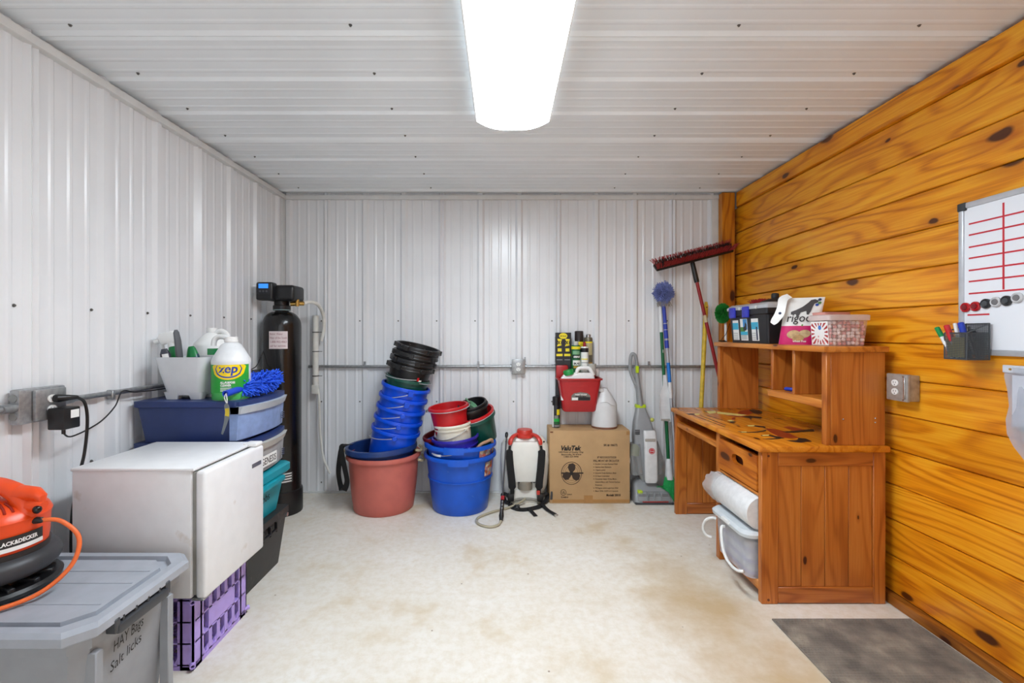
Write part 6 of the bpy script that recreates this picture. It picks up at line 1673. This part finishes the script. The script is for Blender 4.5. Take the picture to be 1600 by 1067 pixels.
dog = [(-0.050, 0.160), (-0.052, 0.175), (-0.030, 0.185), (-0.005, 0.200), (0.018, 0.222), (0.028, 0.236), (0.045, 0.240), (0.062, 0.232), (0.060, 0.222), (0.046, 0.216), (0.040, 0.196), (0.036, 0.176), (0.028, 0.158), (0.020, 0.160), (0.016, 0.178), (-0.008, 0.172), (-0.014, 0.152), (-0.024, 0.150), (-0.028, 0.162)]
bagpoly('dog_silhouette', dog, M('dog_grey', (62, 56, 56), 0.5), 0.003)
for nm, c_, r_, m in (('biscuit', (-0.022, 0.055), 0.030, (200, 168, 120)), ('biscuit', (0.026, 0.058), 0.028, (206, 178, 132)), ('biscuit', (0.002, 0.034), 0.026, (190, 152, 100))):
    bagpoly(nm, [(c_[0] + r_ * math.cos(2 * PI * i / 14), c_[1] + r_ * 0.75 * math.sin(2 * PI * i / 14)) for i in range(14)], M('biscuit_%d' % m[0], m, 0.6, var=0.15, scale=60), 0.003 + 0.001 * (m[0] == 190))
bagpoly('green_strip', [(0.006, 0.098), (0.084, 0.100), (0.084, 0.112), (0.006, 0.108)], M('strip_green', (106, 160, 62), 0.5), 0.002)
for u, z, m in ((0.066, 0.245, 'label_navy'), (0.058, 0.218, 'label_blue'), (0.068, 0.228, 'label_grass')):
    bagpoly('round_seal', [(u + 0.008 * math.cos(2 * PI * i / 12), z - 0.008 + 0.007 * math.sin(2 * PI * i / 12)) for i in range(12)], M(m), 0.004)
V, F = text_geo('rigood', 0.062, 0.135, 0.0006)
g = G(); g.add([bagf(v.x - 0.066, v.y + 0.122, 0.0045) for v in V], F); obj('lettering', g, M('text_brown', (52, 44, 44), 0.5), bg)
V, F = text_geo('wheat free', 0.016, 0.060, 0.0002)
g = G(); g.add([bagf(v.x - 0.02, v.y + 0.014, 0.004) for v in V], F); obj('lettering', g, paper, bg)
fl_ = spline([(-0.030, -0.012, 0.262), (-0.058, -0.022, 0.245), (-0.066, -0.036, 0.205), (-0.076, -0.044, 0.165), (-0.098, -0.046, 0.128), (-0.110, -0.046, 0.112)], 4)
obj('torn_flap', G().strap(fl_, [0.050, 0.052, 0.052, 0.05, 0.048, 0.046, 0.044, 0.042, 0.042, 0.042, 0.044, 0.046, 0.046, 0.044, 0.042, 0.040, 0.038, 0.034, 0.030, 0.026, 0.02][:len(fl_)], 0.003, (1, -0.2, 0.1)), bw, bg)
obj('flap_badge', G().poly(circ(12, 0.007), FB, (-0.074, -0.0470, 0.168), 0.001), M('label_navy'), bg)

tubx = thing('candy_tub', 'clear plastic tub full of pink and white peppermint candies', 'tub', (1.645, 2.235, ZH))
clr2 = M('tub_clear', (240, 222, 220), 0.10, alpha=0.28, var=0.02)
g = G(); g.loft([rrect(-0.085, 0.085, -0.062, 0.062, 0.0, 0.012, 4), rrect(-0.093, 0.097, -0.070, 0.070, 0.125, 0.014, 4)], True, False)
obj('tub', g, clr2, tubx)
g = G(); g.loft([rrect(-0.100, 0.104, -0.076, 0.076, 0.123, 0.014, 4), rrect(-0.101, 0.105, -0.077, 0.077, 0.146, 0.014, 4), rrect(-0.094, 0.098, -0.070, 0.070, 0.150, 0.014, 4)])
obj('lid', g, M('tub_lid', (234, 214, 210), 0.2, alpha=0.72), tubx)
FNt = ((0, -1, 0), (-0.064, 0, 0.998), (-0.998, 0, -0.064))
lb2 = obj('sunburst_label', G().poly(rect(-0.060, 0.060, 0.004, 0.118), FNt, (-0.0862, 0, 0), 0.0008), paper, tubx)
lr = M('label_swirl_red', (176, 44, 40), 0.45)
for i in range(16):
    a = 2 * PI * i / 16 + 0.1
    def rr2(a_):
        return min(0.058 / max(abs(math.cos(a_)), 1e-3), (0.050 if math.sin(a_) > 0 else 0.056) / max(abs(math.sin(a_)), 1e-3))
    P = []
    for da, k in ((-0.06, 0.036), (0.06, 0.036)):
        P.append((k * math.cos(a + da), 0.062 + k * math.sin(a + da)))
    for da in (0.10, -0.10):
        k = rr2(a + da) * 0.98
        P.append((k * math.cos(a + da), 0.062 + k * math.sin(a + da)))
    obj('sun_ray', G().poly(P, FNt, (-0.0872, 0, 0), 0.0005), lr, lb2)
obj('blue_seal', G().poly(circ(14, 0.011, 0.011, 0.004, 0.088), FNt, (-0.0876, 0, 0), 0.0005), M('seal_blue', (60, 120, 200), 0.4), lb2)
text('Great', FNt, (-0.0885, 0.020, 0.066), 0.011, M('seal_blue'), lb2, width=0.034, bold=0.0002)
text('Soft Puffs', FNt, (-0.0885, 0.024, 0.054), 0.012, M('seal_blue'), lb2, width=0.044, bold=0.0002)
cm1, cm2 = M('candy_pink', (232, 150, 146), 0.4, var=0.2, scale=80), M('candy_white', (246, 226, 222), 0.4)
proto = None
cand = 0
for lz in range(7):
    for iy in range(6):
        for ix in range(8):
            x = -0.078 + 0.0222 * ix + random.uniform(-0.004, 0.004); y = -0.052 + 0.0208 * iy + random.uniform(-0.003, 0.003); z = 0.012 + 0.0165 * lz + random.uniform(-0.002, 0.002)
            shell_ = ix in (0, 7) or iy in (0,) or lz == 6
            if not shell_: continue
            if proto is None:
                pr = []
                for mm_ in (cm1, cm2):
                    g = G(); g.ball((0, 0, 0), 0.0105, 0.0095, 0.0085, 8, 5)
                    pr.append(mm_); 
                    o = obj('candy', g, mm_, None); pr[-1] = o
                proto = pr
                c = proto[0]
                for q, o in enumerate(proto):
                    o.location = (1.645 + x + 0.0 * q, 2.235 + y + 0.02 * q, ZH + z)
                    tag(o, ('pink' if q == 0 else 'white') + ' peppermint candy inside the clear tub', 'candy', ('pink' if q == 0 else 'white') + ' peppermint candies in the clear tub')
                continue
            c = proto[0 if random.random() < 0.55 else 1].copy(); C.objects.link(c)
            c.location = (1.645 + x, 2.235 + y, ZH + z); c.rotation_euler = (random.uniform(0, 3), random.uniform(0, 3), 0)
            cand += 1
tb3 = thing('clear_tub', 'second clear tub with a pale pink lid standing behind the candy tub', 'tub', (1.700, 2.385, ZH), (0, 0, 0.1))
g = G(); g.loft([rrect(-0.065, 0.060, -0.055, 0.055, 0.0, 0.012, 4), rrect(-0.072, 0.068, -0.062, 0.062, 0.150, 0.014, 4)], True, True)
obj('tub', g, M('tub_clear_pink', (226, 196, 190), 0.2, alpha=0.6), tb3)
g = G(); g.loft([rrect(-0.078, 0.074, -0.068, 0.068, 0.150, 0.014, 4), rrect(-0.078, 0.074, -0.068, 0.068, 0.168, 0.014, 4)])
obj('lid', g, M('lid_rose', (214, 150, 140), 0.3), tb3)

# ---------------------------------------------------------------- right wall
wbd = thing('whiteboard', 'white dry-erase board with red ruled lines on the wooden wall', 'whiteboard', (1.82, 1.35, 1.17), world=True)
bdm = M('board_white', (236, 238, 244), 0.18, var=0.01, scale=3)
alum = M('board_frame', (205, 207, 212), 0.35, 0.4)
YA, YB_, ZA, ZB_ = 0.90, 1.812, 1.178, 1.772
XW = XR - 0.001
obj('board', G().box(XW - 0.012, XW, YA + 0.006, YB_ - 0.006, ZA + 0.006, ZB_ - 0.006), bdm, wbd)
for nm, b in (('frame_rail', (YA, YB_, ZB_ - 0.022, ZB_)), ('frame_rail', (YA, YB_, ZA, ZA + 0.022)), ('frame_rail', (YB_ - 0.020, YB_, ZA, ZB_)), ('frame_rail', (YA, YA + 0.020, ZA, ZB_))):
    obj(nm, G().box(XW - 0.018, XW - 0.0005, *b, 0.004, 2), alum, wbd)
for y in (YB_, YA):
    for z in (ZB_, ZA):
        if z == ZB_ or y == YA:
            obj('corner_cap', G().box(XW - 0.021, XW, y - (0.030 if y == YB_ else 0.002), y + (0.002 if y == YB_ else 0.030), z - (0.030 if z == ZB_ else 0.002), z + (0.002 if z == ZB_ else 0.030), 0.004, 2), M('cap_dark', (52, 55, 58), 0.5), wbd)
mr = M('marker_red_ink', (206, 36, 52), 0.5)
bx_ = XW - 0.0122
for k in range(7):
    z = 1.686 - 0.0452 * k
    obj('ruled_line', G().poly(rect(-1.775, -0.95, -0.0030, 0.0030), FNX, (bx_, 0, z + (0.002 if k % 2 else 0)), 0.0006), mr, wbd)
obj('ruled_line', G().poly(rect(-0.0032, 0.0032, 1.420, 1.735), FNX, (bx_, 1.652, 0), 0.0007), mr, wbd)
obj('ruled_line', G().poly(rect(-1.780, -1.700, -0.003, 0.003), FNX, (bx_, 0, 1.332), 0.0006), mr, wbd)
mag_r = M('magnet_red', (190, 22, 34), 0.25); mag_k = M('magnet_black', (38, 40, 44), 0.3); mag_c = M('magnet_clear', (206, 206, 208), 0.2)
spots = [(1.785, 1.362, 'r', 'leftmost of the two red round magnets on the whiteboard'), (1.748, 1.364, 'r', 'red round magnet second in the row on the whiteboard'), (1.710, 1.372, 'k', 'black round magnet right after the red ones in the row'),
         (1.675, 1.376, 'c', 'clear round magnet between the two black magnets in the row'), (1.640, 1.378, 'k', 'black round magnet between two clear magnets on the whiteboard'), (1.605, 1.386, 'c', 'clear round magnet at the right end of the row on the whiteboard'),
         (1.762, 1.262, 'k', 'single small black magnet alone below the row on the whiteboard')]
for y, z, c_, lab in spots:
    t = thing('round_magnet', lab, 'magnet', (bx_ - 0.0003, y, z), (0, -PI / 2, 0), group='round magnets on the whiteboard')
    m_ = {'r': mag_r, 'k': mag_k, 'c': mag_c}[c_]
    R_ = 0.0185 if z > 1.3 else 0.0155
    obj('rim', G().lathe([(0, 0), (R_, 0), (R_, 0.006), (R_ - 0.003, 0.009), (R_ - 0.006, 0.0075), (0, 0.0075)], 24), m_, t)
    obj('centre', G().lathe([(0, 0.007), (R_ * 0.62, 0.007), (R_ * 0.55, 0.010), (0, 0.0105)], 20), {'r': M('magnet_dkred', (130, 16, 26), 0.3), 'k': M('magnet_grey', (70, 74, 78), 0.4), 'c': M('magnet_core', (120, 118, 120), 0.4)}[c_], t)

# mesh pen cup
pcup = thing('pen_cup', 'grey wire mesh pen holder hanging below the whiteboard corner', 'pen holder', (1.77, 1.73, 1.165), world=True)
meshm = M('mesh_grey', (84, 88, 92), 0.4, 0.5)
PX0, PX1, PY0, PY1, PZ0, PZ1 = 1.722, 1.806, 1.690, 1.775, 1.163, 1.262
def grid(g, a0, a1, b0, b1, fn, n, m):
    for i in range(n + 1):
        u = a0 + (a1 - a0) * i / n
        g.tube([fn(u, b0), fn(u, b1)], 0.0007, 4, caps=False)
    for j in range(m + 1):
        v = b0 + (b1 - b0) * j / m
        g.tube([fn(a0, v), fn(a1, v)], 0.0007, 4, caps=False)
for nm, args in (('mesh_front', (PY0, PY1, PZ0, PZ1, lambda u, v: (PX0, u, v), 26, 30)), ('mesh_back', (PY0, PY1, PZ0, PZ1 + 0.035, lambda u, v: (PX1, u, v), 26, 40)),
                 ('mesh_side', (PX0, PX1, PZ0, PZ1, lambda u, v: (u, PY0, v), 26, 30)), ('mesh_side', (PX0, PX1, PZ0, PZ1, lambda u, v: (u, PY1, v), 26, 30)), ('mesh_base', (PX0, PX1, PY0, PY1, lambda u, v: (u, v, PZ0), 20, 20))):
    g = G(); grid(g, *args); stuff(obj(nm, g, meshm, pcup))
for P in ([(PX0, PY0, PZ1), (PX0, PY1, PZ1), (PX1, PY1, PZ1 + 0.035), (PX1, PY0, PZ1 + 0.035)], [(PX0, PY0, PZ0), (PX0, PY1, PZ0), (PX1, PY1, PZ0), (PX1, PY0, PZ0)]):
    obj('frame_wire', G().tube(P, 0.0025, 8, closed=True), meshm, pcup)
for x, y, h in ((PX0, PY0, 0), (PX0, PY1, 0), (PX1, PY0, 0.035), (PX1, PY1, 0.035)): obj('frame_wire', G().tube([(x, y, PZ0), (x, y, PZ1 + h)], 0.0025, 8), meshm, pcup)
obj('mesh_divider', G().tube([(PX0, PY0 + 0.03, PZ1), (PX1, PY0 + 0.045, PZ1)], 0.002, 6), meshm, pcup)
nt_ = thing('note_pad', 'yellow paper note inside the mesh pen holder', 'note', (PX0 + 0.004, 1.735, 1.17), world=True)
obj('sheet', G().box(PX0 + 0.003, PX0 + 0.005, 1.702, 1.768, 1.170, 1.245), M('note_yellow', (206, 188, 110), 0.7, var=0.05), nt_)
def pen(name, label, base, top, r, segs):
    t = thing(name, label, 'pen', base, world=True, group='pens in the mesh holder')
    b_, t_ = Vector(base), Vector(top)
    for nm, a, e, m, k in segs: obj(nm, G().tube([b_.lerp(t_, a), b_.lerp(t_, e - 0.02), b_.lerp(t_, e)], [r * k, r * k, r * k * 0.75], 10), m, t)
mg, mrd, mbl = M('marker_green', (16, 140, 74), 0.35), M('marker_red', (196, 30, 40), 0.35), M('marker_blue')
pen('marker_pen', 'green-capped white marker at the left of the pen holder', (PX0 + 0.014, 1.755, 1.168), (1.715, 1.800, 1.285), 0.0075, (('barrel', 0, 0.72, hw, 1), ('cap', 0.68, 1.0, mg, 1.15)))
pen('marker_pen', 'red-capped marker in the middle of the pen holder', (PX0 + 0.018, 1.738, 1.168), (1.722, 1.768, 1.293), 0.0080, (('barrel', 0, 0.55, hw, 1), ('cap', 0.5, 1.0, mrd, 1.2)))
pen('marker_pen', 'white pen between the red and blue markers', (PX0 + 0.024, 1.730, 1.168), (1.735, 1.748, 1.300), 0.0060, (('barrel', 0, 1.0, hw, 1),))
pen('marker_pen', 'blue-capped black marker in the pen holder', (PX0 + 0.030, 1.708, 1.168), (1.748, 1.738, 1.302), 0.0082, (('barrel', 0, 0.72, black_pl, 1), ('cap', 0.68, 1.0, mbl, 1.2)))
pen('ball_pen', 'thin black pen at the right of the pen holder', (PX0 + 0.05, 1.700, 1.168), (1.775, 1.735, 1.285), 0.0045, (('barrel', 0, 1.0, dkgrey, 1),))

# clear vinyl pocket nailed to the wall
vp = thing('vinyl_pouch', 'clear plastic document pouch nailed to the wooden wall', 'pouch', (1.80, 1.52, 0.8), world=True)
vin = M('vinyl_clear', (205, 210, 222), 0.10, alpha=0.42, var=0.04, bump=0.6, bscale=14)
g = G()
rows = []
zz = [1.138, 1.10, 1.05, 1.00, 0.95, 0.90, 0.86, 0.82, 0.78]
le = [1.655, 1.655, 1.640, 1.632, 1.640, 1.634, 1.615, 1.585, 1.550]
bul = [0.004, 0.006, 0.014, 0.020, 0.026, 0.030, 0.026, 0.018, 0.008]
for z, y, b in zip(zz, le, bul):
    rows.append([(1.826 - 0.003 - b * math.sin(PI * (0.08 + 0.84 * k / 12)) ** 0.7 - 0.003 * math.sin(9 * z + k * 1.7), y + (1.42 - y) * k / 12, z) for k in range(13)] + [(1.8265, 1.42, z), (1.8265, y, z)])
g.loft(rows)
obj('pouch', g, vin, vp)
obj('header_strip', G().box(1.820, 1.827, 1.41, 1.660, 1.118, 1.146, 0.002), M('vinyl_white', (214, 218, 226), 0.3), vp)
obj('nail', G().ball((1.818, 1.632, 1.132), 0.004), brass, vp)
obj('paper_insert', G().box(1.812, 1.8135, 1.44, 1.620, 0.93, 1.112), M('paper_grey', (196, 200, 212), 0.6), vp)
obj('grey_contents', G().ball((1.808, 1.50, 0.925), 0.014, 0.10, 0.022), M('contents_grey', (150, 150, 150), 0.7), vp)
